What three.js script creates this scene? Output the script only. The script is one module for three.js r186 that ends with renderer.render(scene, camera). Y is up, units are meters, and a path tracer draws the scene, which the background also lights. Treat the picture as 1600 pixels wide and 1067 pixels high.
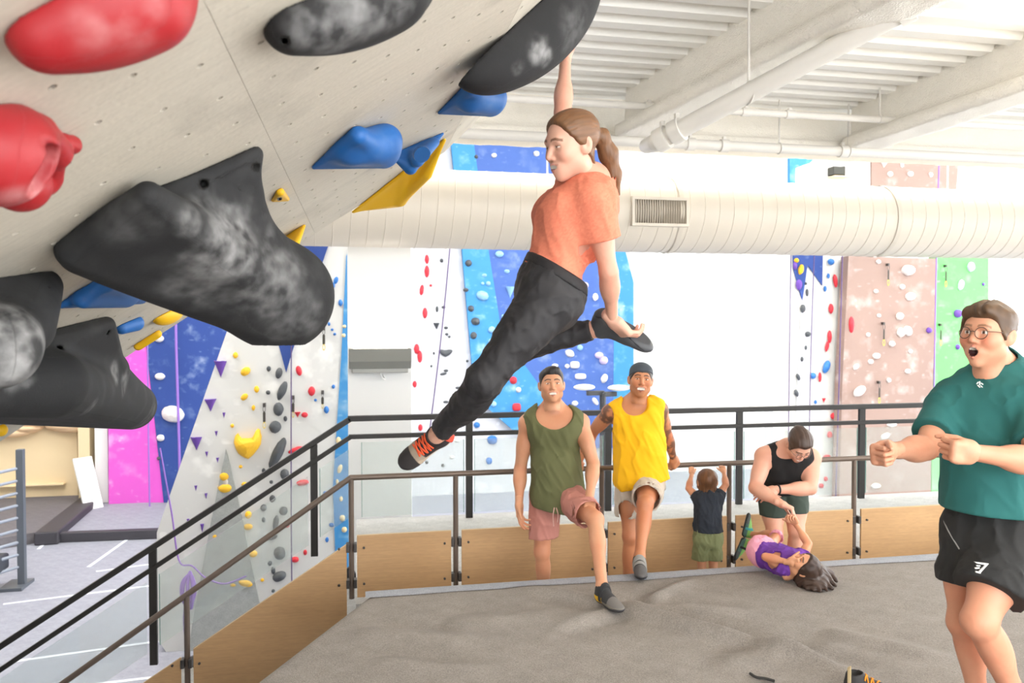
import * as THREE from 'three';
import { mergeGeometries } from 'three/addons/utils/BufferGeometryUtils.js';
import { RoundedBoxGeometry } from 'three/addons/geometries/RoundedBoxGeometry.js';
import { RectAreaLightUniformsLib } from 'three/addons/lights/RectAreaLightUniformsLib.js';

// ---------------------------------------------------------------- camera, sky, lights, exposure
RectAreaLightUniformsLib.init();
const scene = new THREE.Scene();
const renderer = new THREE.WebGLRenderer({ antialias: true });
renderer.toneMapping = THREE.LinearToneMapping;
renderer.toneMappingExposure = 1.25;
renderer.shadowMap.enabled = true;

const FOCAL = 1216.5, YAW = 0.196173, PITCH = 0.025007, EYE = 1.65;   // focal length in pixels of a 1600 x 1067 frame
const camera = new THREE.PerspectiveCamera(2 * Math.atan(533.5 / FOCAL) * 180 / Math.PI, 1600 / 1067, 0.05, 200);
camera.rotation.order = 'YXZ';
camera.position.set(0, EYE, 0);
camera.rotation.set(-PITCH, -YAW, 0);
camera.updateMatrixWorld(true);
camera.focus = 3.5; camera.userData.fStop = 4.5;   // the nearest holds and the far walls are a little soft
scene.add(camera);

scene.background = new THREE.Color(0.97, 0.985, 1.0);   // even bright overcast sky
scene.backgroundIntensity = 7.6;

// ceiling panels out of view, placed to light hall and deck: a glowing diffuser and an area light of the same size just under it
const LED = { w: 2.6, d: 0.9 };
const unseenPanels = [   // x, y, z, length along x, depth along z, radiance
  [-6, 8.6, -10.6, 7, 1.6, 14], [4, 8.6, -10.6, 7, 1.6, 14], [13, 8.6, -10.6, 6, 1.6, 12],
  [-6, 8.6, -17.2, 7, 1.6, 8], [4, 8.6, -17.2, 7, 1.6, 6],
  [5.2, 4.05, 1.2, 3.2, 0.9, 5], [1.9, 4.05, 2.2, 2.6, 0.9, 5],
  [-1.5, 3.5, -6.3, 0.5, 2.4, 4, 16], [6.1, 3.4, -4.2, 0.5, 2.4, 4, 14], [3.2, 3.4, 1.0, 0.5, 2.4, 4, 14],   // pendants out of view, placed to light the ceiling; last number: strength upward
];
// ---------------------------------------------------------------- helpers
const V3 = (x, y, z) => new THREE.Vector3(x, y, z);
const FWD = V3(Math.sin(YAW) * Math.cos(PITCH), -Math.sin(PITCH), -Math.cos(YAW) * Math.cos(PITCH));
const RIGHT = V3(Math.cos(YAW), 0, Math.sin(YAW));
const UPV = new THREE.Vector3().crossVectors(RIGHT, FWD);
const EYEP = V3(0, EYE, 0);
// measured points: a direction in the photograph meets a surface whose place is known
const dirOf = (x, y) => FWD.clone().addScaledVector(RIGHT, (x - 800) / FOCAL).addScaledVector(UPV, -(y - 533.5) / FOCAL);
const at = (x, y, depth) => EYEP.clone().addScaledVector(dirOf(x, y), depth);
const onZ = (x, y, z) => { const d = dirOf(x, y); return EYEP.clone().addScaledVector(d, z / d.z); };
const onY = (x, y, h) => { const d = dirOf(x, y); return EYEP.clone().addScaledVector(d, (h - EYE) / d.y); };
const onPlane = (x, y, p0, n) => { const d = dirOf(x, y); return EYEP.clone().addScaledVector(d, p0.clone().sub(EYEP).dot(n) / d.dot(n)); };

let seed = 12345;
const rnd = () => { seed = (Math.imul(seed, 1664525) + 1013904223) >>> 0; return seed / 4294967296; };
const rr = (a, b) => a + (b - a) * rnd();
function h3(x, y, z) {
  let h = Math.imul(x | 0, 374761393) ^ Math.imul(y | 0, 668265263) ^ Math.imul(z | 0, 1442695041);
  h = Math.imul(h ^ (h >>> 13), 1274126177); h = Math.imul(h ^ (h >>> 15), 2246822519);
  return ((h ^ (h >>> 16)) >>> 0) / 4294967296;
}
function vn(x, y, z, per = 0) {
  const X = Math.floor(x), Y = Math.floor(y), Z = Math.floor(z);
  let u = x - X, v = y - Y, w = z - Z;
  u = u * u * (3 - 2 * u); v = v * v * (3 - 2 * v); w = w * w * (3 - 2 * w);
  const m = per ? (a => ((a % per) + per) % per) : (a => a);
  const X0 = m(X), X1 = m(X + 1), Y0 = m(Y), Y1 = m(Y + 1);
  const a = h3(X0, Y0, Z) * (1 - u) + h3(X1, Y0, Z) * u, b = h3(X0, Y1, Z) * (1 - u) + h3(X1, Y1, Z) * u;
  const c = h3(X0, Y0, Z + 1) * (1 - u) + h3(X1, Y0, Z + 1) * u, d = h3(X0, Y1, Z + 1) * (1 - u) + h3(X1, Y1, Z + 1) * u;
  return (a * (1 - v) + b * v) * (1 - w) + (c * (1 - v) + d * v) * w;
}
function fbm(x, y, z, o = 4) { let s = 0, a = 0.5, t = 0; for (let i = 0; i < o; i++) { s += a * vn(x, y, z); t += a; x *= 2.03; y *= 2.03; z *= 2.03; a *= 0.5; } return s / t; }
const clamp = (x, a = 0, b = 1) => Math.min(b, Math.max(a, x));
const sstep = (a, b, x) => { const t = clamp((x - a) / (b - a)); return t * t * (3 - 2 * t); };
const mixc = (a, b, t) => [a[0] + (b[0] - a[0]) * t, a[1] + (b[1] - a[1]) * t, a[2] + (b[2] - a[2]) * t];
const s2l = c => c <= 0.04045 ? c / 12.92 : Math.pow((c + 0.055) / 1.055, 2.4);
const rgb = (r, g, b) => [s2l(r / 255), s2l(g / 255), s2l(b / 255)];

// textures: tileable noise computed per pixel, sampled in metres through uv
function tex(size, fn, srgb = true, rep = 1) {
  const d = new Uint8Array(size * size * 4);
  for (let j = 0; j < size; j++) for (let i = 0; i < size; i++) {
    const c = fn(i / size, j / size), k = (j * size + i) * 4;
    d[k] = clamp(c[0]) * 255; d[k + 1] = clamp(c[1]) * 255; d[k + 2] = clamp(c[2]) * 255; d[k + 3] = 255;
  }
  const t = new THREE.DataTexture(d, size, size);
  t.wrapS = t.wrapT = THREE.RepeatWrapping; t.magFilter = THREE.LinearFilter; t.minFilter = THREE.LinearMipmapLinearFilter; t.generateMipmaps = true;
  if (srgb) t.colorSpace = THREE.SRGBColorSpace;
  t.repeat.set(rep, rep); t.needsUpdate = true;
  return t;
}
const tn = (u, v, f, s = 0) => vn(u * f, v * f, s + 0.5, f);
const tfbm = (u, v, f, s = 0, o = 4) => { let r = 0, a = 0.5, t = 0; for (let i = 0; i < o; i++) { r += a * tn(u, v, f, s + i * 7); t += a; f *= 2; a *= 0.5; } return r / t; };
const g3 = v => [v, v, v];
const tx = {};
tx.speck = tex(512, (u, v) => { const n = 0.86 + 0.16 * (tfbm(u, v, 6, 3) - 0.5) + 0.26 * (tn(u, v, 200, 9) - 0.5) + 0.12 * (tn(u, v, 100, 5) - 0.5); return g3(n); }, true, 1 / 0.5);
tx.speckBump = tex(512, (u, v) => g3(0.5 + 0.5 * (tn(u, v, 200, 9) - 0.5) + 0.4 * (tn(u, v, 90, 5) - 0.5)), false, 1 / 0.5);
tx.cloth = tex(256, (u, v) => g3(0.5 + 0.3 * Math.sin(u * 6.2832 * 42) * Math.sin(v * 6.2832 * 42) + 0.5 * (tn(u, v, 90, 2) - 0.5)), false, 1 / 0.06);
tx.ply = tex(512, (u, v) => {
  const w = tfbm(u, v, 3, 11, 3), g = tn(u, v * 0.999, 4, 2), s = vn(u * 8 + w * 2, v * 220, 3.5, 220), fl = vn(u * 40, v * 160, 8.5, 40);
  const k = 0.92 + 0.10 * (w - 0.5) + 0.07 * (s - 0.5) + 0.05 * (fl - 0.5) + 0.05 * (g - 0.5);
  return [k, k * (0.985 + 0.02 * w), k * (0.96 + 0.05 * w)];
}, true, 1 / 1.3);
tx.wall = tex(1024, (u, v) => {   // thin cream paint with faint scuffs along the grain of the board
  const g = vn(u * 14, v * 260, 1.5, 0), sc = Math.max(0, tfbm(u * 0.999, v, 10, 21) - 0.56) * 1.1, s2 = Math.max(0, vn(u * 30, v * 200, 4.5) - 0.78) * 0.30;
  const k = 0.97 + 0.05 * (tfbm(u, v, 4, 31) - 0.5) + 0.05 * (g - 0.5) - sc * 0.35 - s2 + 0.035 * (tn(u, v, 256, 4) - 0.5);
  return [k, k * 0.995, k * 0.985];
}, true, 1 / 1.7);
tx.rough = tex(512, (u, v) => g3(0.65 * tfbm(u, v, 14, 41, 5) + 0.35 * tn(u, v, 128, 6)), false, 1 / 0.9);
tx.chalkwall = tex(1024, (u, v) => {   // chalk rubbed on painted panels
  const a = Math.max(0, tfbm(u, v, 14, 51, 4) - 0.58) * 2.2 * tn(u, v, 9, 8), b = Math.max(0, vn(u * 26 + 3 * tn(u, v, 8, 1), v * 60, 6.5, 0) - 0.80) * 2.0 * tn(u, v, 7, 3);
  return g3(clamp(0.93 + a * 0.5 + b * 0.6, 0, 1));
}, true, 1 / 4.5);
const chalked = (r, g, b, s) => tex(512, (u, v) => {   // painted board with white chalk rubbed and smeared on it
  const w = tn(u, v, 5, s), a = Math.max(0, tfbm(u, v, 12, 51 + s, 4) - 0.55) * 3.2 * w, c = Math.max(0, vn(u * 30 + 4 * tn(u, v, 6, s + 1), v * 48 + 3 * tn(u, v, 5, s + 2), 6.5 + s) - 0.74) * 2.2 * tn(u, v, 8, s + 3), k = 1 + 0.06 * (tfbm(u, v, 6, s + 9) - 0.5), m = clamp(a + c, 0, 0.7);
  return [r, g, b].map(q => q / 255 * k * (1 - m) + 0.92 * m);
}, true, 1 / 3.6);
tx.leather = tex(256, (u, v) => g3(0.5 * tfbm(u, v, 24, 61) + 0.5 * tn(u, v, 128, 7)), false, 1 / 0.12);

const M = (color, o = {}) => {
  const { phys, ...r } = o;
  const m = phys ? new THREE.MeshPhysicalMaterial(r) : new THREE.MeshStandardMaterial(r);
  if (Array.isArray(color)) m.color.setRGB(...color); else m.color.set(color);
  if (r.roughness === undefined) m.roughness = 0.7;
  return m;
};

// names, tags
const taken = {};
function numbered(n) { if (taken[n] === undefined) { taken[n] = 0; return n; } taken[n]++; return n + '_' + String(taken[n]).padStart(3, '0'); }
function tag(o, label, category, group, kind) { o.userData.label = label; if (category) o.userData.category = category; if (group) o.userData.group = group; if (kind) o.userData.kind = kind; return o; }
function thing(name, label, category, pos, group) { const g = new THREE.Group(); g.name = numbered(name); if (pos) g.position.copy(pos); scene.add(g); tag(g, label, category, group); return g; }
function boxUV(g, sw = false) {
  if (g.index) g = g.toNonIndexed();
  if (!g.attributes.normal) g.computeVertexNormals();
  const p = g.attributes.position, n = g.attributes.normal, uv = new Float32Array(p.count * 2);
  for (let i = 0; i < p.count; i += 3) {
    let nx = 0, ny = 0, nz = 0; for (let k = 0; k < 3; k++) { nx += Math.abs(n.getX(i + k)); ny += Math.abs(n.getY(i + k)); nz += Math.abs(n.getZ(i + k)); }
    for (let k = 0; k < 3; k++) {
      const x = p.getX(i + k), y = p.getY(i + k), z = p.getZ(i + k); let a, b;
      if (nx >= ny && nx >= nz) { a = z; b = y; } else if (ny >= nz) { a = x; b = z; } else { a = x; b = y; }
      uv[2 * (i + k)] = sw ? b : a; uv[2 * (i + k) + 1] = sw ? a : b;
    }
  }
  g.setAttribute('uv', new THREE.BufferAttribute(uv, 2));
  return g;
}
// a named mesh; its geometry is given in world metres unless the parent has its own position
function mesh(name, geo, mat, parent, keepUV) {
  if (Array.isArray(geo)) geo = geo.length > 1 ? mergeGeometries(geo.map(g => { g = g.index ? g.toNonIndexed() : g; for (const k of Object.keys(g.attributes)) if (!['position', 'normal', 'uv'].includes(k)) g.deleteAttribute(k); return g; })) : geo[0];
  if (!keepUV) geo = boxUV(geo);
  const m = new THREE.Mesh(geo, mat); m.name = parent ? name : numbered(name); m.castShadow = m.receiveShadow = true;
  (parent || scene).add(m);
  if (parent && parent.isGroup && !m.userData.kept) { m.position.sub(parent.position); }
  return m;
}
const struct = (name, geo, mat, label) => { const m = mesh(name, geo, mat); m.userData.kind = 'structure'; if (label) m.userData.label = label; return m; };
const box = (x0, x1, y0, y1, z0, z1) => { const g = new THREE.BoxGeometry(Math.abs(x1 - x0), Math.abs(y1 - y0), Math.abs(z1 - z0)); g.translate((x0 + x1) / 2, (y0 + y1) / 2, (z0 + z1) / 2); return g; };
const rbox = (x0, x1, y0, y1, z0, z1, r = 0.01, s = 2) => { const g = new RoundedBoxGeometry(Math.abs(x1 - x0), Math.abs(y1 - y0), Math.abs(z1 - z0), s, r); g.translate((x0 + x1) / 2, (y0 + y1) / 2, (z0 + z1) / 2); return g; };
function between(g, a, b) {   // turns a shape that runs along +y (from 0 to 1) into one from a to b
  const d = b.clone().sub(a), l = d.length(), q = new THREE.Quaternion().setFromUnitVectors(V3(0, 1, 0), d.normalize());
  return g.applyMatrix4(new THREE.Matrix4().compose(a, q, V3(1, l, 1)));
}
const rod = (a, b, r, seg = 12, r2 = r) => { const g = new THREE.CylinderGeometry(r2, r, 1, seg); g.translate(0, 0.5, 0); return between(g, a, b); };
function bar(a, b, w, h) {   // rectangular bar; w sideways, h upward
  const d = b.clone().sub(a), l = d.length(); d.normalize();
  let s = new THREE.Vector3().crossVectors(V3(0, 1, 0), d); if (s.lengthSq() < 1e-6) s.set(1, 0, 0); s.normalize();
  const u = new THREE.Vector3().crossVectors(d, s);
  const g = new RoundedBoxGeometry(w, h, l, 1, Math.min(w, h) * 0.12);
  return g.applyMatrix4(new THREE.Matrix4().makeBasis(s, u, d).setPosition(a.clone().add(b).multiplyScalar(0.5)));
}
const tubeOf = (pts, r, seg = 40, rad = 8) => new THREE.TubeGeometry(new THREE.CatmullRomCurve3(pts), seg, r, rad);
function prism(pts, z, t) {   // outline in x, y at the plane z, t metres thick towards -z
  const s = new THREE.Shape(pts.map(p => new THREE.Vector2(p.x, p.y)));
  const g = new THREE.ExtrudeGeometry(s, { depth: t, bevelEnabled: false }); g.translate(0, 0, z - t); return g;
}

// ---------------------------------------------------------------- distance fields, meshed with surface nets
const smin = (a, b, k) => { const h = k - Math.abs(a - b); return h > 0 ? Math.min(a, b) - h * h * 0.25 / k : Math.min(a, b); };
const smax = (a, b, k) => -smin(-a, -b, k);
const sph = (c, r) => { const { x: a, y: b, z: e } = c; return (x, y, z) => Math.hypot(x - a, y - b, z - e) - r; };
function cap(a, b, ra, rb = ra) {
  const ax = a.x, ay = a.y, az = a.z, bx = b.x - ax, by = b.y - ay, bz = b.z - az, l = 1 / Math.max(1e-9, bx * bx + by * by + bz * bz), dr = rb - ra;
  return (x, y, z) => { x -= ax; y -= ay; z -= az; let t = (x * bx + y * by + z * bz) * l; t = t < 0 ? 0 : t > 1 ? 1 : t; x -= bx * t; y -= by * t; z -= bz * t; return Math.sqrt(x * x + y * y + z * z) - ra - dr * t; };
}
function ell(c, r, B) {   // ellipsoid; B = [x, y, z] axes
  const cx = c.x, cy = c.y, cz = c.z, [p, q, s] = r;
  const [X, Y, Z] = B || [V3(1, 0, 0), V3(0, 1, 0), V3(0, 0, 1)];
  return (x, y, z) => {
    x -= cx; y -= cy; z -= cz;
    const a = (x * X.x + y * X.y + z * X.z) / p, b = (x * Y.x + y * Y.y + z * Y.z) / q, d = (x * Z.x + y * Z.y + z * Z.z) / s;
    const k0 = Math.sqrt(a * a + b * b + d * d), k1 = Math.sqrt(a * a / (p * p) + b * b / (q * q) + d * d / (s * s));
    return k1 < 1e-9 ? -Math.min(p, q, s) : k0 * (k0 - 1) / k1;
  };
}
function rbx(c, h, B, r) {
  const [X, Y, Z] = B || [V3(1, 0, 0), V3(0, 1, 0), V3(0, 0, 1)];
  return (x, y, z) => {
    x -= c.x; y -= c.y; z -= c.z;
    const a = Math.abs(x * X.x + y * X.y + z * X.z) - h[0] + r, b = Math.abs(x * Y.x + y * Y.y + z * Y.z) - h[1] + r, d = Math.abs(x * Z.x + y * Z.y + z * Z.z) - h[2] + r;
    return Math.hypot(Math.max(a, 0), Math.max(b, 0), Math.max(d, 0)) + Math.min(Math.max(a, b, d), 0) - r;
  };
}
function tri(a, b, c, r) {   // rounded triangle plate; r = [ra, rb, rc]
  const ba = b.clone().sub(a), ca = c.clone().sub(a), d00 = ba.dot(ba), d01 = ba.dot(ca), d11 = ca.dot(ca), den = d00 * d11 - d01 * d01;
  const ab = cap(a, b, r[0], r[1]), bc = cap(b, c, r[1], r[2]), cc = cap(c, a, r[2], r[0]), n = new THREE.Vector3().crossVectors(ba, ca).normalize();
  return (x, y, z) => {
    const px = x - a.x, py = y - a.y, pz = z - a.z, d20 = px * ba.x + py * ba.y + pz * ba.z, d21 = px * ca.x + py * ca.y + pz * ca.z;
    const v = (d11 * d20 - d01 * d21) / den, w = (d00 * d21 - d01 * d20) / den;
    const e = Math.min(ab(x, y, z), bc(x, y, z), cc(x, y, z));
    return v >= 0 && w >= 0 && v + w <= 1 ? Math.min(e, Math.abs(px * n.x + py * n.y + pz * n.z) - (r[0] * (1 - v - w) + r[1] * v + r[2] * w)) : e;
  };
}
const uni = (k, ...f) => (x, y, z) => { let d = f[0](x, y, z); for (let i = 1; i < f.length; i++) d = smin(d, f[i](x, y, z), k); return d; };
const half = (p, n) => { const k = p.dot(n); return (x, y, z) => x * n.x + y * n.y + z * n.z - k; };   // inside where behind the plane
function nets(fn, lo, hi, c, color) {
  const nx = Math.ceil((hi.x - lo.x) / c) + 2, ny = Math.ceil((hi.y - lo.y) / c) + 2, nz = Math.ceil((hi.z - lo.z) / c) + 2;
  const F = new Float32Array(nx * ny * nz), B = 4, R = c * B * 0.5 * 1.7321 * 1.25;
  for (let k = 0; k < nz; k += B) for (let j = 0; j < ny; j += B) for (let i = 0; i < nx; i += B) {
    const d = fn(lo.x + (i + (B - 1) / 2) * c, lo.y + (j + (B - 1) / 2) * c, lo.z + (k + (B - 1) / 2) * c), far = Math.abs(d) > R;
    for (let z = k; z < Math.min(nz, k + B); z++) for (let y = j; y < Math.min(ny, j + B); y++) for (let x = i; x < Math.min(nx, i + B); x++)
      F[(z * ny + y) * nx + x] = far ? d : fn(lo.x + x * c, lo.y + y * c, lo.z + z * c);
  }
  const id = new Int32Array(nx * ny * nz).fill(-1), P = [], I = [], off = [0, 1, nx, nx + 1, nx * ny, nx * ny + 1, nx * ny + nx, nx * ny + nx + 1];
  const E = [[0, 1], [2, 3], [4, 5], [6, 7], [0, 2], [1, 3], [4, 6], [5, 7], [0, 4], [1, 5], [2, 6], [3, 7]];
  for (let z = 0; z < nz - 1; z++) for (let y = 0; y < ny - 1; y++) for (let x = 0; x < nx - 1; x++) {
    const b = (z * ny + y) * nx + x; let m = 0;
    for (let q = 0; q < 8; q++) if (F[b + off[q]] < 0) m |= 1 << q;
    if (m === 0 || m === 255) continue;
    let sx = 0, sy = 0, sz = 0, n = 0;
    for (const [p, q] of E) {
      if (((m >> p) & 1) === ((m >> q) & 1)) continue;
      const t = F[b + off[p]] / (F[b + off[p]] - F[b + off[q]]);
      sx += (p & 1) + t * ((q & 1) - (p & 1)); sy += ((p >> 1) & 1) + t * (((q >> 1) & 1) - ((p >> 1) & 1)); sz += (p >> 2) + t * ((q >> 2) - (p >> 2)); n++;
    }
    id[b] = P.length / 3; P.push(lo.x + (x + sx / n) * c, lo.y + (y + sy / n) * c, lo.z + (z + sz / n) * c);
  }
  const quad = (a, b, d, e, flip) => { if (a < 0 || b < 0 || d < 0 || e < 0) return; if (flip) I.push(a, d, b, a, e, d); else I.push(a, b, d, a, d, e); };
  for (let z = 1; z < nz - 1; z++) for (let y = 1; y < ny - 1; y++) for (let x = 1; x < nx - 1; x++) {
    const b = (z * ny + y) * nx + x, s = F[b] < 0;
    if (s !== (F[b + 1] < 0)) quad(id[b], id[b - nx], id[b - nx - nx * ny], id[b - nx * ny], s);
    if (s !== (F[b + nx] < 0)) quad(id[b], id[b - nx * ny], id[b - 1 - nx * ny], id[b - 1], s);
    if (s !== (F[b + nx * ny] < 0)) quad(id[b], id[b - 1], id[b - 1 - nx], id[b - nx], s);
  }
  const g = new THREE.BufferGeometry();
  g.setAttribute('position', new THREE.BufferAttribute(new Float32Array(P), 3)); g.setIndex(I); g.computeVertexNormals();
  const n = P.length / 3, uv = new Float32Array(n * 2), N = g.attributes.normal, C = new Float32Array(n * 3);
  for (let i = 0; i < n; i++) {
    const x = P[3 * i], y = P[3 * i + 1], z = P[3 * i + 2];
    uv[2 * i] = Math.abs(N.getX(i)) > Math.abs(N.getZ(i)) ? z : x; uv[2 * i + 1] = Math.abs(N.getY(i)) > 0.8 ? z : y;
    const q = color ? color(x, y, z) : [1, 1, 1]; C[3 * i] = q[0]; C[3 * i + 1] = q[1]; C[3 * i + 2] = q[2];
  }
  g.setAttribute('uv', new THREE.BufferAttribute(uv, 2)); g.setAttribute('color', new THREE.BufferAttribute(C, 3));
  return g;
}
const bounds = (pts, m) => { const b = new THREE.Box3().setFromPoints(pts).expandByScalar(m); return [b.min, b.max]; };
// ---------------------------------------------------------------- the building
const FLOOR = -0.4, LOW = -3.4, DECK = 4.3, RAILZ = -5.85, BLACKZ = -8.05;
const mWhite = M(rgb(238, 238, 236), { roughness: 0.9 });
const mWhite2 = M(rgb(232, 231, 227), { roughness: 0.85, bumpMap: tx.rough, bumpScale: 0.002 });
const mDeck = M(rgb(246, 244, 238), { roughness: 0.6 });
const mSpray = M(rgb(251, 246, 235), { roughness: 0.95, bumpMap: tx.rough, bumpScale: 0.02 });
const mConcrete = M(rgb(226, 226, 224), { roughness: 0.9, map: tx.speck });
const mLowFloor = M(rgb(176, 178, 190), { roughness: 0.75, map: tx.speck });
const mFrame = M(rgb(70, 72, 76), { roughness: 0.5 });

// upper floor: a slab that ends at the stair, its corner cut beside the mat
{
  const s = new THREE.Shape([[-0.02, 8.2], [12, 8.2], [12, -4.2], [-4.6, -4.2], [-4.6, 0.2], [-2.3, 0.6], [-0.6, 3.2], [-0.3, 3.75], [0.28, 4.8], [0.28, 5.72], [-0.02, 5.72]].map(p => new THREE.Vector2(p[0], p[1])));
  const g = new THREE.ExtrudeGeometry(s, { depth: 0.22, bevelEnabled: false }); g.rotateX(-Math.PI / 2); g.translate(0, FLOOR - 0.22, 0);
  struct('floor', g, mConcrete, 'grey concrete floor of the raised climbing deck');
}
struct('floor_lower', box(-18, 22, LOW - 0.3, LOW, 5, -25), mLowFloor, 'pale grey padded floor of the hall below');
struct('wall_back', box(-18, 22, LOW, 9.5, -24.6, -24.9), mWhite, 'white end wall of the climbing hall');
struct('wall_left', box(-18.3, -18, LOW, 9.5, -24.9, 5), mWhite, 'white side wall of the climbing hall');
struct('wall_under_deck', box(0.3, 12, LOW, FLOOR - 0.22, -7.6, -7.9), mWhite, 'white wall under the raised deck');
// tall side wall of the hall, window openings placed to light it
const sideWall = [];
sideWall.push(box(22, 22.3, LOW, -1.5, -24.9, -4.5), box(22, 22.3, 7.6, 9.5, -24.9, -4.5));
for (let i = 0; i < 5; i++) sideWall.push(box(22, 22.3, -1.5, 7.6, -24.9 + i * 4.95, -24.3 + i * 4.95));
struct('wall_right', sideWall, mWhite, 'white side wall of the hall, tall window openings placed to light it');
// deck room: walls behind and to the right, out of view, windows placed to light it
struct('wall_front', [box(-18, 12, FLOOR, 0.5, 4.2, 4.5), box(-18, 12, 3.7, DECK + 0.3, 4.2, 4.5), box(-18, -3.6, 0.5, 3.7, 4.2, 4.5), box(-0.2, 0.2, 0.5, 3.7, 4.2, 4.5), box(4.0, 4.4, 0.5, 3.7, 4.2, 4.5), box(8.2, 12, 0.5, 3.7, 4.2, 4.5), box(-18, 12, LOW, FLOOR, 4.2, 4.5)], mWhite, 'unseen white wall behind the climbing deck, wide windows placed to light it');
struct('wall_deck_side', [box(12, 12.3, FLOOR, 0.4, -8.2, 4.5), box(12, 12.3, 3.8, DECK + 0.3, -8.2, 4.5), box(12, 12.3, 0.4, 3.8, -8.2, -7.7), box(12, 12.3, 0.4, 3.8, -3.8, -3.4), box(12, 12.3, 0.4, 3.8, 0.2, 0.6), box(12, 12.3, 0.4, 3.8, 4.0, 4.5), box(12, 22, LOW, 9.5, -4.5, -4.2)], mWhite, 'unseen white wall beside the climbing deck, wide windows placed to light it');
// roof of the tall hall, out of view, skylight openings placed to light it
{
  const g = []; const zs = [[-9.5, -12.4], [-13.2, -17.6], [-18.4, -24.9]];
  for (const [a, b] of zs) g.push(box(-18, 22, 9.5, 9.8, a, b));
  for (let x = -18; x <= 22; x += 5) g.push(box(x - 0.15, x + 0.15, 9.5, 9.8, -9.5, -24.9));
  g.push(box(-18, 22, DECK + 0.25, 9.5, -9.25, -9.5), box(-18, 22, 9.5, 9.8, -9.2, -9.6));
  struct('roof_hall', g, mWhite, 'unseen white roof of the tall hall, skylight strips placed to light it');
}
// ribbed steel deck over the climbing floor
{
  const g = [], pitch = 0.33;
  const prof = []; for (let z = 4.4; z > -9.2; z -= pitch) prof.push([z, DECK + 0.07], [z - 0.12, DECK + 0.07], [z - 0.155, DECK], [z - 0.295, DECK], [z - 0.33, DECK + 0.07]);
  const top = prof.map(p => [p[0], DECK + 0.3]).reverse();
  const s = new THREE.Shape([...prof, ...top].map(p => new THREE.Vector2(-p[0], p[1])));
  const e = new THREE.ExtrudeGeometry(s, { depth: 30, bevelEnabled: false }); e.rotateY(Math.PI / 2); e.translate(-18, 0, 0);
  g.push(e); struct('ceiling', g, mDeck, 'white ribbed steel ceiling deck');
}
// beams with sprayed coating
function roughBeam(name, a, b, w, h, label) {   // a, b: centre of the underside; I-section coated thick
  const d = b.clone().sub(a), l = d.length(), n = Math.ceil(l / 0.06); d.normalize();
  const side = new THREE.Vector3().crossVectors(V3(0, 1, 0), d).normalize();
  const sec = [[-w / 2, 0.0], [w / 2, 0.0], [w / 2, 0.13], [w * 0.2, 0.2], [w * 0.17, h], [-w * 0.17, h], [-w * 0.2, 0.2], [-w / 2, 0.13]];
  const ring = []; for (let i = 0; i < sec.length; i++) { const p = sec[i], q = sec[(i + 1) % sec.length], m = Math.max(1, Math.round(Math.hypot(q[0] - p[0], q[1] - p[1]) / 0.06)); for (let k = 0; k < m; k++) ring.push([p[0] + (q[0] - p[0]) * k / m, p[1] + (q[1] - p[1]) * k / m]); }
  const P = [], I = [], m = ring.length;
  for (let i = 0; i <= n; i++) for (let k = 0; k < m; k++) {
    const c = a.clone().addScaledVector(d, l * i / n).addScaledVector(side, ring[k][0]); c.y += ring[k][1];
    const j = (fbm(c.x * 7, c.y * 7, c.z * 7, 3) - 0.5) * 0.045; const r = Math.hypot(ring[k][0], ring[k][1] - h / 2) || 1;
    c.addScaledVector(side, j * ring[k][0] / r); c.y += j * (ring[k][1] - h / 2) / r; P.push(c.x, c.y, c.z);
  }
  for (let i = 0; i < n; i++) for (let k = 0; k < m; k++) { const q = i * m + k, r = i * m + (k + 1) % m; I.push(q, q + m, r, r, q + m, r + m); }
  const g = new THREE.BufferGeometry(); g.setAttribute('position', new THREE.Float32BufferAttribute(P, 3)); g.setIndex(I); g.computeVertexNormals();
  const o = mesh(name, boxUV(g), mSpray, null, true); o.userData.kind = 'structure'; o.userData.label = label; return o;
}
const BEAM = 3.78;
{
  const ext = (p, q, t) => p.clone().lerp(q, t);
  let p = onY(1040, 190, BEAM), q = onY(1400, 18, BEAM); roughBeam('beam', ext(p, q, -0.25), ext(p, q, 3.2), 0.42, DECK - BEAM + 0.06, 'sprayed beam running over the pipe towards the window side');
  p = onY(1350, 232, BEAM); q = onY(1600, 152, BEAM); roughBeam('beam', ext(p, q, -0.06), ext(p, q, 3.5), 0.42, DECK - BEAM + 0.06, 'sprayed beam at the right of the ceiling');
  roughBeam('beam', V3(-18, BEAM - 0.02, -9.02), V3(12, BEAM - 0.02, -9.02), 0.40, DECK - BEAM + 0.08, 'sprayed cross beam along the open edge of the deck ceiling');
}
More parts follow.
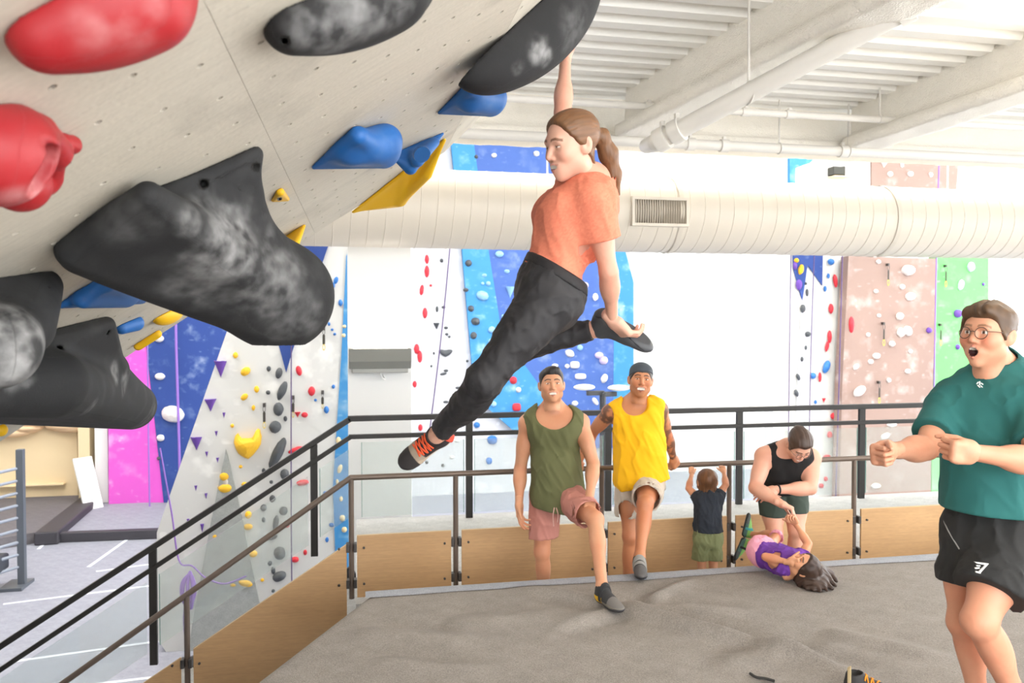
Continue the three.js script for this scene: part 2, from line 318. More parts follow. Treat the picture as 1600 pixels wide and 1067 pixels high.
// white column with its light fitting
const COLZ = -10.6;
{
  const a = onZ(543, 500, COLZ), b = onZ(643, 500, COLZ);
  struct('column', rbox(a.x, b.x, LOW, 9.5, COLZ, COLZ - 0.7, 0.01, 1), mWhite, 'square white column beside the railing');
  const t = thing('column_light', 'grey box light fitting across the white column', 'light fitting', V3((a.x + b.x) / 2, onZ(590, 582, COLZ).y, COLZ));
  const y0 = onZ(590, 583, COLZ + 0.2).y, y1 = onZ(590, 546, COLZ + 0.2).y, m = M(rgb(128, 128, 122), { roughness: 0.5 });
  const sh = new THREE.Shape([[0, y1], [0.26, y1], [0.26, y0 + 0.16], [0.2, y0 + 0.07], [0, y0 + 0.07]].map(p => new THREE.Vector2(p[0], p[1])));
  const g = new THREE.ExtrudeGeometry(sh, { depth: b.x - a.x - 0.06, bevelEnabled: true, bevelSize: 0.012, bevelThickness: 0.012, bevelSegments: 2 }); g.rotateY(-Math.PI / 2); g.translate(b.x - 0.03, 0, COLZ + 0.002);
  mesh('housing', g, m, t);
  mesh('lamp_bar', rbox(a.x + 0.05, b.x - 0.05, y0, y0 + 0.07, COLZ + 0.01, COLZ + 0.2, 0.02), M(rgb(165, 165, 160), { roughness: 0.35 }), t);
  mesh('lens', box(a.x + 0.07, b.x - 0.07, y1 + 0.002, y1 + 0.02, COLZ + 0.03, COLZ + 0.22), M(rgb(255, 250, 238), { emissive: 0xfff4e0, emissiveIntensity: 3 }), t);
  mesh('cable', tubeOf([V3((a.x + b.x) / 2, y0, COLZ + 0.1), V3((a.x + b.x) / 2 + 0.02, y0 - 0.06, COLZ + 0.1), V3((a.x + b.x) / 2 + 0.06, y0 - 0.09, COLZ + 0.06), V3((a.x + b.x) / 2 + 0.04, y0 - 0.03, COLZ + 0.01)], 0.012, 16, 6), mWhite, t);
  const L = new THREE.RectAreaLight(0xfff4e4, 9, b.x - a.x - 0.14, 0.19); L.position.set((a.x + b.x) / 2, y1 + 0.03, COLZ + 0.125); L.rotation.x = Math.PI / 2; L.name = 'column_uplight'; scene.add(L);
}
// unseen ceiling panels and pendants, placed to light hall, deck and ceiling
unseenPanels.forEach(([x, y, z, w, d, k, ku], i) => {
  const hall = y > 6, t = thing('unseen_ceiling_light', hall ? ['left', 'middle', 'right', 'far left', 'far middle'][i] + ' unseen long light panel under the hall roof, lighting the hall' : ['right unseen light panel under the deck ceiling, lighting the deck', 'left unseen light panel under the deck ceiling, lighting the deck', 'unseen pendant above the boulder wall, lighting the ceiling', 'unseen pendant at the window side of the deck, lighting the ceiling', 'unseen pendant over the near end of the deck, lighting the ceiling'][i - 5], 'ceiling light', V3(x, y, z));
  mesh('frame', [box(x - w / 2 - 0.04, x + w / 2 + 0.04, y + 0.012, y + 0.1, z - d / 2 - 0.04, z + d / 2 + 0.04)], mWhite, t);
  for (const s of [-1, 1]) mesh('hanger', rod(V3(x + s * w * 0.4, y + 0.1, z), V3(x + s * w * 0.4, hall ? 9.5 : DECK + 0.02, z), 0.012, 6), mWhite, t);
  mesh('diffuser', box(x - w / 2, x + w / 2, y, y + 0.012, z - d / 2, z + d / 2), M(rgb(255, 252, 246), { emissive: 0xfffaf2, emissiveIntensity: 1.5 }), t);
  const L = new THREE.RectAreaLight(0xfffaf2, k, w, d); L.position.set(x, y - 0.02, z); L.rotation.x = -Math.PI / 2; L.name = 'unseen_panel_light'; scene.add(L);
  if (ku) { mesh('top_diffuser', box(x - w / 2, x + w / 2, y + 0.1, y + 0.112, z - d / 2, z + d / 2), M(rgb(255, 252, 246), { emissive: 0xfff6ea, emissiveIntensity: 1.5 }), t); const U = new THREE.RectAreaLight(0xfff4e6, ku, w, d); U.position.set(x, y + 0.13, z); U.rotation.x = Math.PI / 2; U.name = 'unseen_pendant_uplight'; scene.add(U); }
});

// ---------------------------------------------------------------- overhead services
const mPipe = M(rgb(226, 222, 214), { roughness: 0.45 });
function pipe(name, label, a, b, r, couplings, hangers) {
  const t = thing(name, label, 'pipe', a.clone());
  mesh('pipe_run', rod(a, b, r, 20), mPipe, t);
  for (const c of couplings) {
    const p = a.clone().lerp(b, c), d = b.clone().sub(a).normalize();
    mesh('coupling', [rod(p.clone().addScaledVector(d, -0.05), p.clone().addScaledVector(d, 0.05), r * 1.3, 16), rbox(p.x - 0.02, p.x + 0.02, p.y + r, p.y + r * 1.9, p.z - 0.02, p.z + 0.02, 0.005, 1)], mPipe, t);
  }
  for (const c of hangers) { const p = a.clone().lerp(b, c); mesh('hanger', [rod(V3(p.x, p.y + r, p.z), V3(p.x, DECK + 0.02, p.z), 0.011, 6), new THREE.TorusGeometry(r * 1.12, 0.008, 6, 20).rotateY(Math.PI / 2).translate(p.x, p.y, p.z)], mPipe, t); }
  return t;
}
{
  const z1 = -7.95, z2 = -8.62;
  const a1 = onZ(700, 150, z1), b1 = onZ(1640, 199, z1), y1 = onZ(1200, 177, z1).y;
  pipe('sprinkler_pipe', 'thin white pipe, upper of the two that cross the ceiling', V3(a1.x - 3, y1, z1), V3(b1.x + 3, y1, z1), 0.037, [0.39, 0.475, 0.515, 0.64], [0.44, 0.60]);
  const y2 = onZ(1200, 231, z2).y, a2 = onZ(640, 210, z2), b2 = onZ(1640, 250, z2);
  pipe('sprinkler_pipe', 'thicker white pipe along the open edge above the round duct', V3(a2.x - 3, y2, z2), V3(b2.x + 3, y2, z2), 0.058, [0.44, 0.58, 0.47], [0.52, 0.585, 0.8]);
  const p = at(1026, 222, 6.75), q = at(1428, 8, 5.5), d = q.clone().sub(p);
  const dp = pipe('drain_pipe', 'thick white pipe sloping down from the ceiling towards the duct', p, q.clone().addScaledVector(d, 0.35), 0.08, [0.02, 0.07, 0.72], [0.3]);
  mesh('elbow', [new THREE.SphereGeometry(0.082, 16, 12).translate(p.x, p.y, p.z), rod(p, at(1010, 228, 8.55), 0.08, 16)], mPipe, dp);
}
// spiral duct
const DUCTZ = -9.75, DUCTR = 0.485;
{
  const yc = onZ(965, 335, DUCTZ).y, x0 = -7, x1 = 12, m = M(rgb(216, 207, 192), { roughness: 0.42, metalness: 0.0 });
  const t = thing('air_duct', 'big round white spiral air duct spanning the hall', 'air duct', V3(x0, yc, DUCTZ));
  const c = new THREE.CylinderGeometry(DUCTR, DUCTR, x1 - x0, 72, 1); c.rotateZ(Math.PI / 2); c.translate((x0 + x1) / 2, yc, DUCTZ);
  mesh('duct_body', c, m, t);
  const turns = (x1 - x0) / 0.2, P = [], n = Math.round(turns * 30);
  class Helix extends THREE.Curve { getPoint(u) { const a = -u * turns * Math.PI * 2; return V3(x0 + u * (x1 - x0), yc + Math.cos(a) * (DUCTR + 0.001), DUCTZ + Math.sin(a) * (DUCTR + 0.001)); } }
  mesh('spiral_seam', new THREE.TubeGeometry(new Helix(), n, 0.006, 4), m, t);
  for (const px of [1062, 1400]) { const x = onZ(px, 340, DUCTZ + 0.4).x; const j = new THREE.CylinderGeometry(DUCTR + 0.012, DUCTR + 0.012, 0.06, 72, 1, true); j.rotateZ(Math.PI / 2); j.translate(x, yc, DUCTZ); mesh('joint_band', j, M(rgb(210, 201, 186), { roughness: 0.45, side: THREE.DoubleSide }), t); }
  // outlet grille
  const gz = DUCTZ + DUCTR + 0.02, a = onZ(992, 311, gz), b = onZ(1072, 350, gz), vx0 = a.x, vx1 = b.x, vy0 = b.y, vy1 = a.y, cx = (vx0 + vx1) / 2;
  const fr = 0.035;
  const grille = mesh('vent', [box(vx0 - fr, vx0, vy0 - fr, vy1 + fr, gz - 0.09, gz + 0.012), box(vx1, vx1 + fr, vy0 - fr, vy1 + fr, gz - 0.09, gz + 0.012), box(vx0, vx1, vy1, vy1 + fr, gz - 0.16, gz + 0.012), box(vx0, vx1, vy0 - fr, vy0, gz - 0.16, gz + 0.012)], m, t);
  mesh('vent_back', box(vx0, vx1, vy0, vy1, gz - 0.05, gz - 0.045), M(rgb(92, 84, 74), { roughness: 0.9 }), grille);
  const nb = 22, mb = M(rgb(176, 166, 150), { roughness: 0.5 });
  for (let i = 0; i < nb; i++) { const x = vx0 + (i + 0.5) / nb * (vx1 - vx0); const g = box(-0.0045, 0.0045, vy0, vy1, -0.016, 0.016); g.rotateY(i < nb * 0.55 ? 0.15 : 0.75); g.translate(x, 0, gz - 0.018); mesh('vane', g, mb, grille); }
  for (let i = 1; i < 9; i++) mesh('louvre', box(vx0, vx1, vy0 + i / 9 * (vy1 - vy0) - 0.003, vy0 + i / 9 * (vy1 - vy0) + 0.003, gz - 0.042, gz - 0.034), mb, grille);
  // straps that hold the duct
  for (const px of [855, 1190, 1480]) { const x = onZ(px, 330, DUCTZ).x; mesh('hanger', [rod(V3(x, yc + DUCTR, DUCTZ), V3(x, 9.5, DUCTZ), 0.012, 6)], mPipe, t); }
}

// ---------------------------------------------------------------- railings
const mBlack = M(rgb(46, 45, 44), { roughness: 0.45, metalness: 0.2 });
const mTube = M(rgb(112, 98, 88), { roughness: 0.42, metalness: 0.35 });
const mGlass = M([0.93, 0.965, 0.96], { phys: true, roughness: 0.04, transmission: 0.9, thickness: 0, ior: 1.5 });
const mGlassEdge = M(rgb(150, 190, 180), { phys: true, roughness: 0.1, transmission: 0.4, thickness: 0 });
const mPly = M(rgb(206, 166, 120), { roughness: 0.62, map: tx.ply });
const mPlyEdge = M(rgb(232, 208, 170), { roughness: 0.7, map: tx.ply });
const mSteel = M(rgb(84, 80, 78), { roughness: 0.4, metalness: 0.5 });
{
  const topY = FLOOR + 1.07, corner = V3(onZ(548, 655, BLACKZ).x, topY, BLACKZ), right = V3(11.5, topY, BLACKZ);
  const slopeEnd = onZ(-40, 1036, BLACKZ), gap = 0.185;
  const t = thing('black_railing', 'black metal balustrade with glass panels along deck and stair', 'railing', V3(corner.x, FLOOR, BLACKZ));
  mesh('top_rail', [bar(corner.clone().add(V3(-0.03, 0, 0)), right, 0.07, 0.055), bar(corner, slopeEnd, 0.07, 0.055)], mBlack, t);
  const dn = V3(0, -gap, 0), dn2 = V3(0, -gap * 1.2, 0);
  mesh('middle_rail', [bar(corner.clone().add(dn).add(V3(-0.02, 0, 0)), right.clone().add(dn), 0.05, 0.045), bar(corner.clone().add(dn), slopeEnd.clone().add(dn2), 0.05, 0.045)], mBlack, t);
  const slopeAt = x => corner.y + (x - corner.x) * (slopeEnd.y - corner.y) / (slopeEnd.x - corner.x);
  const xs = [733, 950, 1155, 1346].map(px => onZ(px, 700, BLACKZ).x); xs.push(onZ(1560, 700, BLACKZ).x, onZ(1560, 700, BLACKZ).x + 1.6, onZ(1560, 700, BLACKZ).x + 3.2);
  for (const x of xs) mesh('post', box(x - 0.035, x + 0.035, FLOOR, topY - 0.02, BLACKZ - 0.02, BLACKZ + 0.02), mBlack, t);
  const sx = [491, 238].map(px => onZ(px, 800, BLACKZ).x); sx.push(sx[1] - (sx[0] - sx[1]));
  for (const x of sx) mesh('post', box(x - 0.035, x + 0.035, slopeAt(x) - 1.15, slopeAt(x) - 0.02, BLACKZ - 0.02, BLACKZ + 0.02), mBlack, t);
  const gxs = [corner.x + 0.05, ...xs];
  for (let i = 0; i + 1 < gxs.length; i++) {
    const g = mesh('glass_panel', box(gxs[i] + 0.06, gxs[i + 1] - 0.06, FLOOR + 0.06, topY - gap - 0.06, BLACKZ - 0.005, BLACKZ + 0.005), mGlass, t);
    for (const x of [gxs[i] + 0.057, gxs[i + 1] - 0.057]) mesh('glass_edge', box(x - 0.003, x + 0.003, FLOOR + 0.06, topY - gap - 0.06, BLACKZ - 0.006, BLACKZ + 0.006), mGlassEdge, g);
  }
  const gs = [corner.x - 0.02, ...sx];
  for (let i = 0; i + 1 < gs.length; i++) {
    const x1 = gs[i] - (i ? 0.06 : 0), x0 = gs[i + 1] + 0.06, q = -gap * 1.2 - 0.08;
    const g = mesh('glass_panel', prism([V3(x0, slopeAt(x0) + q), V3(x0, slopeAt(x0) - 1.0), V3(x1, slopeAt(x1) - 1.0), V3(x1, slopeAt(x1) + q)], BLACKZ + 0.005, 0.01), mGlass, t);
    mesh('glass_edge', [box(x0 - 0.006, x0, slopeAt(x0) - 1.0, slopeAt(x0) + q, BLACKZ - 0.006, BLACKZ + 0.006)], mGlassEdge, g);
  }
  // stair between the two rails
  const st = [], n = 17, run = 3.0 * (corner.x - slopeEnd.x) / (corner.y - slopeEnd.y) / n;
  for (let i = 1; i < n; i++) st.push(box(-0.02 - run * i - 0.02, -0.02 - run * (i - 1), FLOOR - 0.4 - 2.6 / n * i - 0.05, FLOOR - 0.4 - 2.6 / n * i, -5.95, -7.98));
  const s = thing('stair', 'stair going down between the plywood guard and the black balustrade', 'stair', V3(0, FLOOR, -7));
  st.forEach(g => mesh('tread', g, mConcrete, s));
  mesh('stringer', [bar(V3(0, FLOOR - 0.55, -8.0), V3(-run * n, LOW, -8.0), 0.05, 0.3), bar(V3(0, FLOOR - 0.55, -5.93), V3(-run * n, LOW, -5.93), 0.05, 0.3)], mFrame, s);
}
{
  const y = FLOOR + 0.9, corner = V3(onZ(548, 752, RAILZ).x, y, RAILZ), right = V3(11.5, y, RAILZ), end = onZ(40, 1109, RAILZ);
  const t = thing('plywood_guard', 'round metal handrail with birch plywood panels behind the mat', 'railing', V3(corner.x, FLOOR, RAILZ));
  mesh('handrail', [rod(corner, right, 0.021, 14), rod(corner, end, 0.021, 14), new THREE.SphereGeometry(0.0212, 14, 10).translate(corner.x, corner.y, corner.z)], mTube, t);
  const slopeAt = x => corner.y + (x - corner.x) * (end.y - corner.y) / (end.x - corner.x);
  const px = [549, 712, 940, 1139, 1334, 1540], X = px.map(p => onZ(p, 800, RAILZ).x); X.push(X[5] + 1.0, X[5] + 2.0);
  const pTop = onZ(640, 832, RAILZ + 0.03).y;
  const plate = (x, y0) => { for (const s of [-1, 1]) { const c = mesh('clamp', rbox(x + s * 0.027 - 0.012, x + s * 0.027 + 0.012, y0 - 0.032, y0 + 0.032, RAILZ - 0.012, RAILZ + 0.05, 0.004, 1), mSteel, t); mesh('bolt', new THREE.CylinderGeometry(0.009, 0.009, 0.014, 8).rotateX(Math.PI / 2).translate(x + s * 0.09, y0, RAILZ + 0.05), mSteel, c); } };
  const panel = (pts) => { const p = mesh('plywood_panel', prism(pts, RAILZ + 0.045, 0.018), mPly, t); mesh('panel_edge', bar(V3(pts[2].x, pts[2].y + 0.002, RAILZ + 0.036), V3(pts[3].x, pts[3].y + 0.002, RAILZ + 0.036), 0.0175, 0.004), mPlyEdge, p); return p; };
  X.forEach((x, i) => {
    mesh('post', rod(V3(x, FLOOR, RAILZ), V3(x, y - 0.01, RAILZ), 0.02, 14), mTube, t);
    plate(x, pTop - 0.09); plate(x, FLOOR + 0.12);
    if (i + 1 < X.length) panel([V3(x + 0.04, FLOOR + 0.02), V3(X[i + 1] - 0.04, FLOOR + 0.02), V3(X[i + 1] - 0.04, pTop), V3(x + 0.04, pTop)]);
  });
  const q1 = onZ(540, 852, RAILZ + 0.04), q0 = onZ(304, 1013, RAILZ + 0.04), k = (q0.y - q1.y) / (q0.x - q1.x), topAt = x => q1.y + (x - q1.x) * k;
  const X2 = [onZ(292, 960, RAILZ).x]; X2.push(X2[0] - 1.15);
  let xr = X[0];
  for (const x of X2) {
    panel([V3(x + 0.05, topAt(x + 0.05) - 0.85), V3(xr - 0.035, topAt(xr - 0.035) - 0.75), V3(xr - 0.035, topAt(xr - 0.035)), V3(x + 0.05, topAt(x + 0.05))]);
    mesh('post', rod(V3(x, slopeAt(x) - 1.35, RAILZ), V3(x, slopeAt(x) - 0.01, RAILZ), 0.02, 14), mTube, t);
    plate(x, topAt(x) - 0.07); xr = x;
  }
  const xe = X2[1] - 1.0; panel([V3(xe, topAt(xe) - 0.85), V3(xr - 0.05, topAt(xr) - 0.85), V3(xr - 0.05, topAt(xr - 0.05)), V3(xe, topAt(xe))]);
}

// ---------------------------------------------------------------- crash mat
{
  const mMat = M(rgb(162, 154, 147), { roughness: 0.95, map: tx.speck, bumpMap: tx.speckBump, bumpScale: 0.003 });
  const zf = -4.86, zn = 3.2, xr = 9.5, cornerX = 0.06;
  // left outline: cut corner along the stair guard, then back to the wall
  const xl = z => z < -3.69 ? -0.49 + (cornerX + 0.49) * (-3.69 - z) / (4.78 - 3.69) : -0.49 - (z + 3.69) * 0.545;
  const foot = onY(950, 950, 0);
  const NX = 300, NZ = 260, P = [], I = [];
  const zc = i => { const t = i / NZ; return zf + (zn - zf) * Math.pow(t, 1.7); };
  const fold = (x, z) => {
    let h = 0;
    const ridge = (a, b, w, amp0, fade) => { const amp = amp0 * 2.4; const dx = b[0] - a[0], dz = b[1] - a[1], l2 = dx * dx + dz * dz, t = ((x - a[0]) * dx + (z - a[1]) * dz) / l2; if (t < -0.1 || t > 1.15) return; const d = ((x - a[0]) * dz - (z - a[1]) * dx) / Math.sqrt(l2) + 0.05 * (vn(x * 2.3, z * 2.3, 4.2) - 0.5); const e = sstep(-0.1, 0.12, t) * (1 - sstep(fade, 1.15, t)); h += amp * e * (Math.exp(-d * d / (w * w)) - 0.55 * Math.exp(-(d - 1.6 * w) * (d - 1.6 * w) / (w * w))); };
    const F = (px, py) => { const p = onY(px, py, 0); return [p.x, p.z]; };
    ridge(F(968, 946), F(1320, 1052), 0.075, 0.026, 0.8); ridge(F(985, 944), F(1180, 960), 0.06, 0.014, 0.6); ridge(F(940, 938), F(800, 918), 0.06, 0.012, 0.5); ridge(F(955, 952), F(860, 985), 0.07, 0.012, 0.5);
    ridge(F(1010, 938), F(1090, 905), 0.05, 0.012, 0.6); ridge(F(560, 990), F(760, 1000), 0.08, 0.010, 0.7); ridge(F(590, 1035), F(760, 1045), 0.06, 0.010, 0.7); ridge(F(700, 975), F(880, 960), 0.1, 0.008, 0.7); ridge(F(1130, 1040), F(1330, 1010), 0.09, 0.012, 0.7); ridge(F(1290, 985), F(1480, 1030), 0.08, 0.010, 0.7);
    h += 0.016 * (fbm(x * 1.3, z * 2.0, 7.1, 3) - 0.5) + 0.006 * (fbm(x * 5, z * 9, 2.2, 3) - 0.5);
    for (const [q, r, dp] of [[foot, 0.2, 0.016], [onY(997, 905, 0), 0.18, 0.012]]) h -= dp * Math.exp(-((x - q.x) ** 2 + (z - q.z) ** 2) / (r * r));
    return h;
  };
  for (let i = -3; i <= NZ; i++) for (let k = -3; k <= NX; k++) {
    const z = zc(Math.max(i, 0)), bow = 0.05 * (1 - Math.exp(-Math.max(0, xl(z) < 0.3 ? 1 : 1))), s = Math.max(k, 0) / NX, x0 = xl(z);
    const x = x0 + (xr - x0) * Math.pow(s, 1.5), ez = z - zf, ex = (x - x0) * 0.9, e = Math.min(ez, ex), r = 0.07;
    let y = fold(x, z) * sstep(0, 0.25, e) - (e < r ? r - Math.sqrt(Math.max(0, r * r - (r - e) ** 2)) : 0) * 0.8;
    const low = Math.min(i, k); let xx = x, zz = z; if (low < 0) y = low === -1 ? -0.16 : low === -2 ? -0.28 : FLOOR;
    P.push(xx, y, zz);
  }
  const w = NX + 4; for (let i = 0; i < NZ + 3; i++) for (let k = 0; k < NX + 3; k++) { const a = i * w + k; I.push(a, a + w, a + 1, a + 1, a + w, a + w + 1); }
  const g = new THREE.BufferGeometry(); g.setAttribute('position', new THREE.Float32BufferAttribute(P, 3)); g.setIndex(I); g.computeVertexNormals();
  const t = thing('crash_mat', 'thick grey carpeted crash mat covering the climbing deck', 'crash mat', V3(3, FLOOR, -1));
  mesh('mat_cover', boxUV(g), mMat, t, true);
  // pale hook-and-loop strip along the far edge and the cut corner
  const strip = (a, b, w0, w1, inn) => {
    const n = 90, Q = [], J = []; for (let i = 0; i <= n; i++) { const u = i / n, p = a.clone().lerp(b, u), ww = w0 + (w1 - w0) * u + 0.012 * (vn(u * 22, 1.5, 3) - 0.5); for (let q = 0; q <= 6; q++) { const o = q / 6 * ww, e = 0.012 + o, r = 0.07; const yy = 0.004 + fold(p.x + inn.x * o, p.z + inn.z * o) * sstep(0, 0.25, e) - (e < r ? r - Math.sqrt(Math.max(0, r * r - (r - e) ** 2)) : 0) * 0.8; Q.push(p.x + inn.x * o, yy, p.z + inn.z * o); } }
    for (let i = 0; i < n; i++) for (let q = 0; q < 6; q++) { const v = i * 7 + q; J.push(v, v + 1, v + 7, v + 1, v + 8, v + 7); }
    const s = new THREE.BufferGeometry(); s.setAttribute('position', new THREE.Float32BufferAttribute(Q, 3)); s.setIndex(J); s.computeVertexNormals(); return boxUV(s);
  };
  mesh('edge_strip', strip(V3(cornerX - 0.02, 0, zf + 0.012), V3(9.4, 0, zf + 0.012), 0.16, 0.17, V3(0, 0, 1)), M(rgb(176, 180, 188), { roughness: 0.7, map: tx.speck, side: THREE.DoubleSide }), t, true);
}
// ---------------------------------------------------------------- overhanging boulder wall
const TH1 = 0.573858, TH2 = 0.81;
const WO = V3(-0.167377, 0.504481 + EYE, -1.68029);
const W1 = V3(Math.cos(TH1), Math.sin(TH1), 0), N1 = V3(Math.sin(TH1), -Math.cos(TH1), 0), VV = V3(0, 0, -1);
const W2 = V3(Math.cos(TH2), Math.sin(TH2), 0), N2 = V3(Math.sin(TH2), -Math.cos(TH2), 0);
const WC = 0.752, CREASE = WO.clone().addScaledVector(W1, WC);
const wp = (px, py, o = 0) => onPlane(px, py, WO.clone().addScaledVector(N1, o), N1);
const wp2 = (px, py, o = 0) => onPlane(px, py, CREASE.clone().addScaledVector(N2, o), N2);
const wv = p => { const d = p.clone().sub(WO); return [d.dot(W1), d.dot(VV)]; };
const wv2 = p => { const d = p.clone().sub(CREASE); return [d.dot(W2), d.dot(VV)]; };
const mWall = M(rgb(206, 200, 187), { roughness: 0.72, map: tx.wall, bumpMap: tx.rough, bumpScale: 0.0012 });
const mDark = M(rgb(40, 36, 32), { roughness: 0.95 });
{
  const t = thing('boulder_wall', 'overhanging cream bouldering wall with rows of bolt holes', 'climbing wall', V3(-0.5, 0.9, -4.3));
  const seamW = -0.0604, seamV = 0.735;
  const far1 = [[-60, 730], [0, 690], [216, 545], [290, 497], [491, 365], [697, 236]].map(p => wv(wp(...p)));
  const farAt = w => { for (let i = 0; i + 1 < far1.length; i++) if (w <= far1[i + 1][0]) { const u = (w - far1[i][0]) / (far1[i + 1][0] - far1[i][0]); return far1[i][1] + u * (far1[i + 1][1] - far1[i][1]); } return far1[5][1]; };
  const frame = (W, N, o) => new THREE.Matrix4().makeBasis(W, VV, N.clone().negate()).setPosition(o);
  const F1 = frame(W1, N1, WO), F2 = frame(W2, N2, CREASE), TK = 0.005, GP = 0.0004;
  const latA = WO.clone().sub(V3(-0.434992, 0.348689 + EYE, -1.233982)), a0 = [-latA.dot(W1), -latA.dot(VV)];
  const holesIn = (inside, plane2) => {
    const out = [];
    for (let i = -24; i < 26; i++) for (let k = -8; k < 20; k++) for (const set of [0, 1]) {
      let w = i * 0.0971 + (set ? a0[0] : 0), v = (k + (((i % 2) + 2) % 2) * 0.5) * 0.2 + (set ? a0[1] : 0);
      if (!plane2 && (set ? w > seamW - 0.02 : w < seamW + 0.02)) continue;
      if (plane2) { if (set) continue; w -= WC; }
      if (inside(w, v)) out.push([w, v]);
    }
    return out;
  };
  const panel = (F, outline, holes) => {
    const s = new THREE.Shape(outline.map(p => new THREE.Vector2(...p)));
    for (const [w, v] of holes) { const h = new THREE.Path(); h.absarc(w, v, 0.0076, 0, Math.PI * 2, true); s.holes.push(h); }
    const g = new THREE.ExtrudeGeometry(s, { depth: TK, bevelEnabled: false, curveSegments: 5 }); g.applyMatrix4(F);
    return mesh('wall_panel', g, mWall, t, true);
  };
  const rectPanel = (w0, w1, v0, v1) => {
    const far = v1 > 50, o = [[w0 + GP, v0 + GP], [w1 - GP, v0 + GP]];
    if (far) { o.push([w1 - GP, farAt(w1)]); for (let i = far1.length - 1; i >= 0; i--) if (far1[i][0] > w0 + 0.01 && far1[i][0] < w1 - 0.01) o.push(far1[i]); o.push([w0 + GP, farAt(w0)]); } else o.push([w1 - GP, v1 - GP], [w0 + GP, v1 - GP]);
    const hs = holesIn((w, v) => w > w0 + 0.02 && w < w1 - 0.02 && v > Math.max(v0 + 0.02, -1) && v < (far ? farAt(w) - 0.03 : v1 - 0.02), false);
    panel(F1, o, hs);
  };
  const ws = [-4.2, -2.5, -1.28, seamW, WC];
  for (let i = 0; i + 1 < ws.length; i++) for (const [a, b] of [[-2.9, seamV - 2.44], [seamV - 2.44, seamV], [seamV, 99]]) rectPanel(ws[i], ws[i + 1], a, b);
  const far2 = [[704, 231], [740, 193], [790, 138], [850, 72], [925, 2]].map(p => wv2(wp2(...p))), vEnd = far2[4][1] + (far2[4][1] - far2[2][1]) * 0.3;
  const out2 = (v0, v1) => v1 > 50 ? [[GP, v0 + GP], [1.5, v0 + GP], [1.5, vEnd], [far2[4][0], far2[4][1]], [far2[3][0], far2[3][1]], [far2[2][0], far2[2][1]], [far2[1][0], far2[1][1]], [GP, far1[5][1]]] : [[GP, v0 + GP], [1.5, v0 + GP], [1.5, v1 - GP], [GP, v1 - GP]];
  for (const [a, b] of [[-2.9, seamV - 1.6], [seamV - 1.6, seamV + 0.1], [seamV + 0.1, 99]]) panel(F2, out2(a, b), holesIn((w, v) => w > 0.02 && w < 1.4 && v > Math.max(a + 0.02, -1) && v < (b > 50 ? 2.2 : b - 0.02), true));
  // dark plywood backing and steel frame behind the panels
  const back = (F, o) => { const g = new THREE.ExtrudeGeometry(new THREE.Shape(o.map(p => new THREE.Vector2(...p))), { depth: 0.03, bevelEnabled: false }); g.translate(0, 0, TK + 0.0015); g.applyMatrix4(F); return g; };
  mesh('backing', [back(F1, [[-4.2, -2.9], [WC, -2.9], ...far1.slice().reverse().map(p => [p[0], p[1] - 0.01]), [-4.2, far1[0][1]]]), back(F2, [[0, -2.9], [1.5, -2.9], [1.5, vEnd - 0.02], ...far2.slice(1).reverse().map(p => [p[0], p[1] - 0.02]), [0, far1[5][1] - 0.02]])], mDark, t);
  mesh('support', [bar(WO.clone().addScaledVector(W1, -0.9).addScaledVector(N1, -0.12).add(V3(0, 0, -2.2)), V3(-1.6, DECK + 0.02, -3.6), 0.1, 0.1), bar(WO.clone().addScaledVector(W1, -0.9).addScaledVector(N1, -0.12), V3(-1.6, DECK + 0.02, -1.4), 0.1, 0.1)], mFrame, t);
}

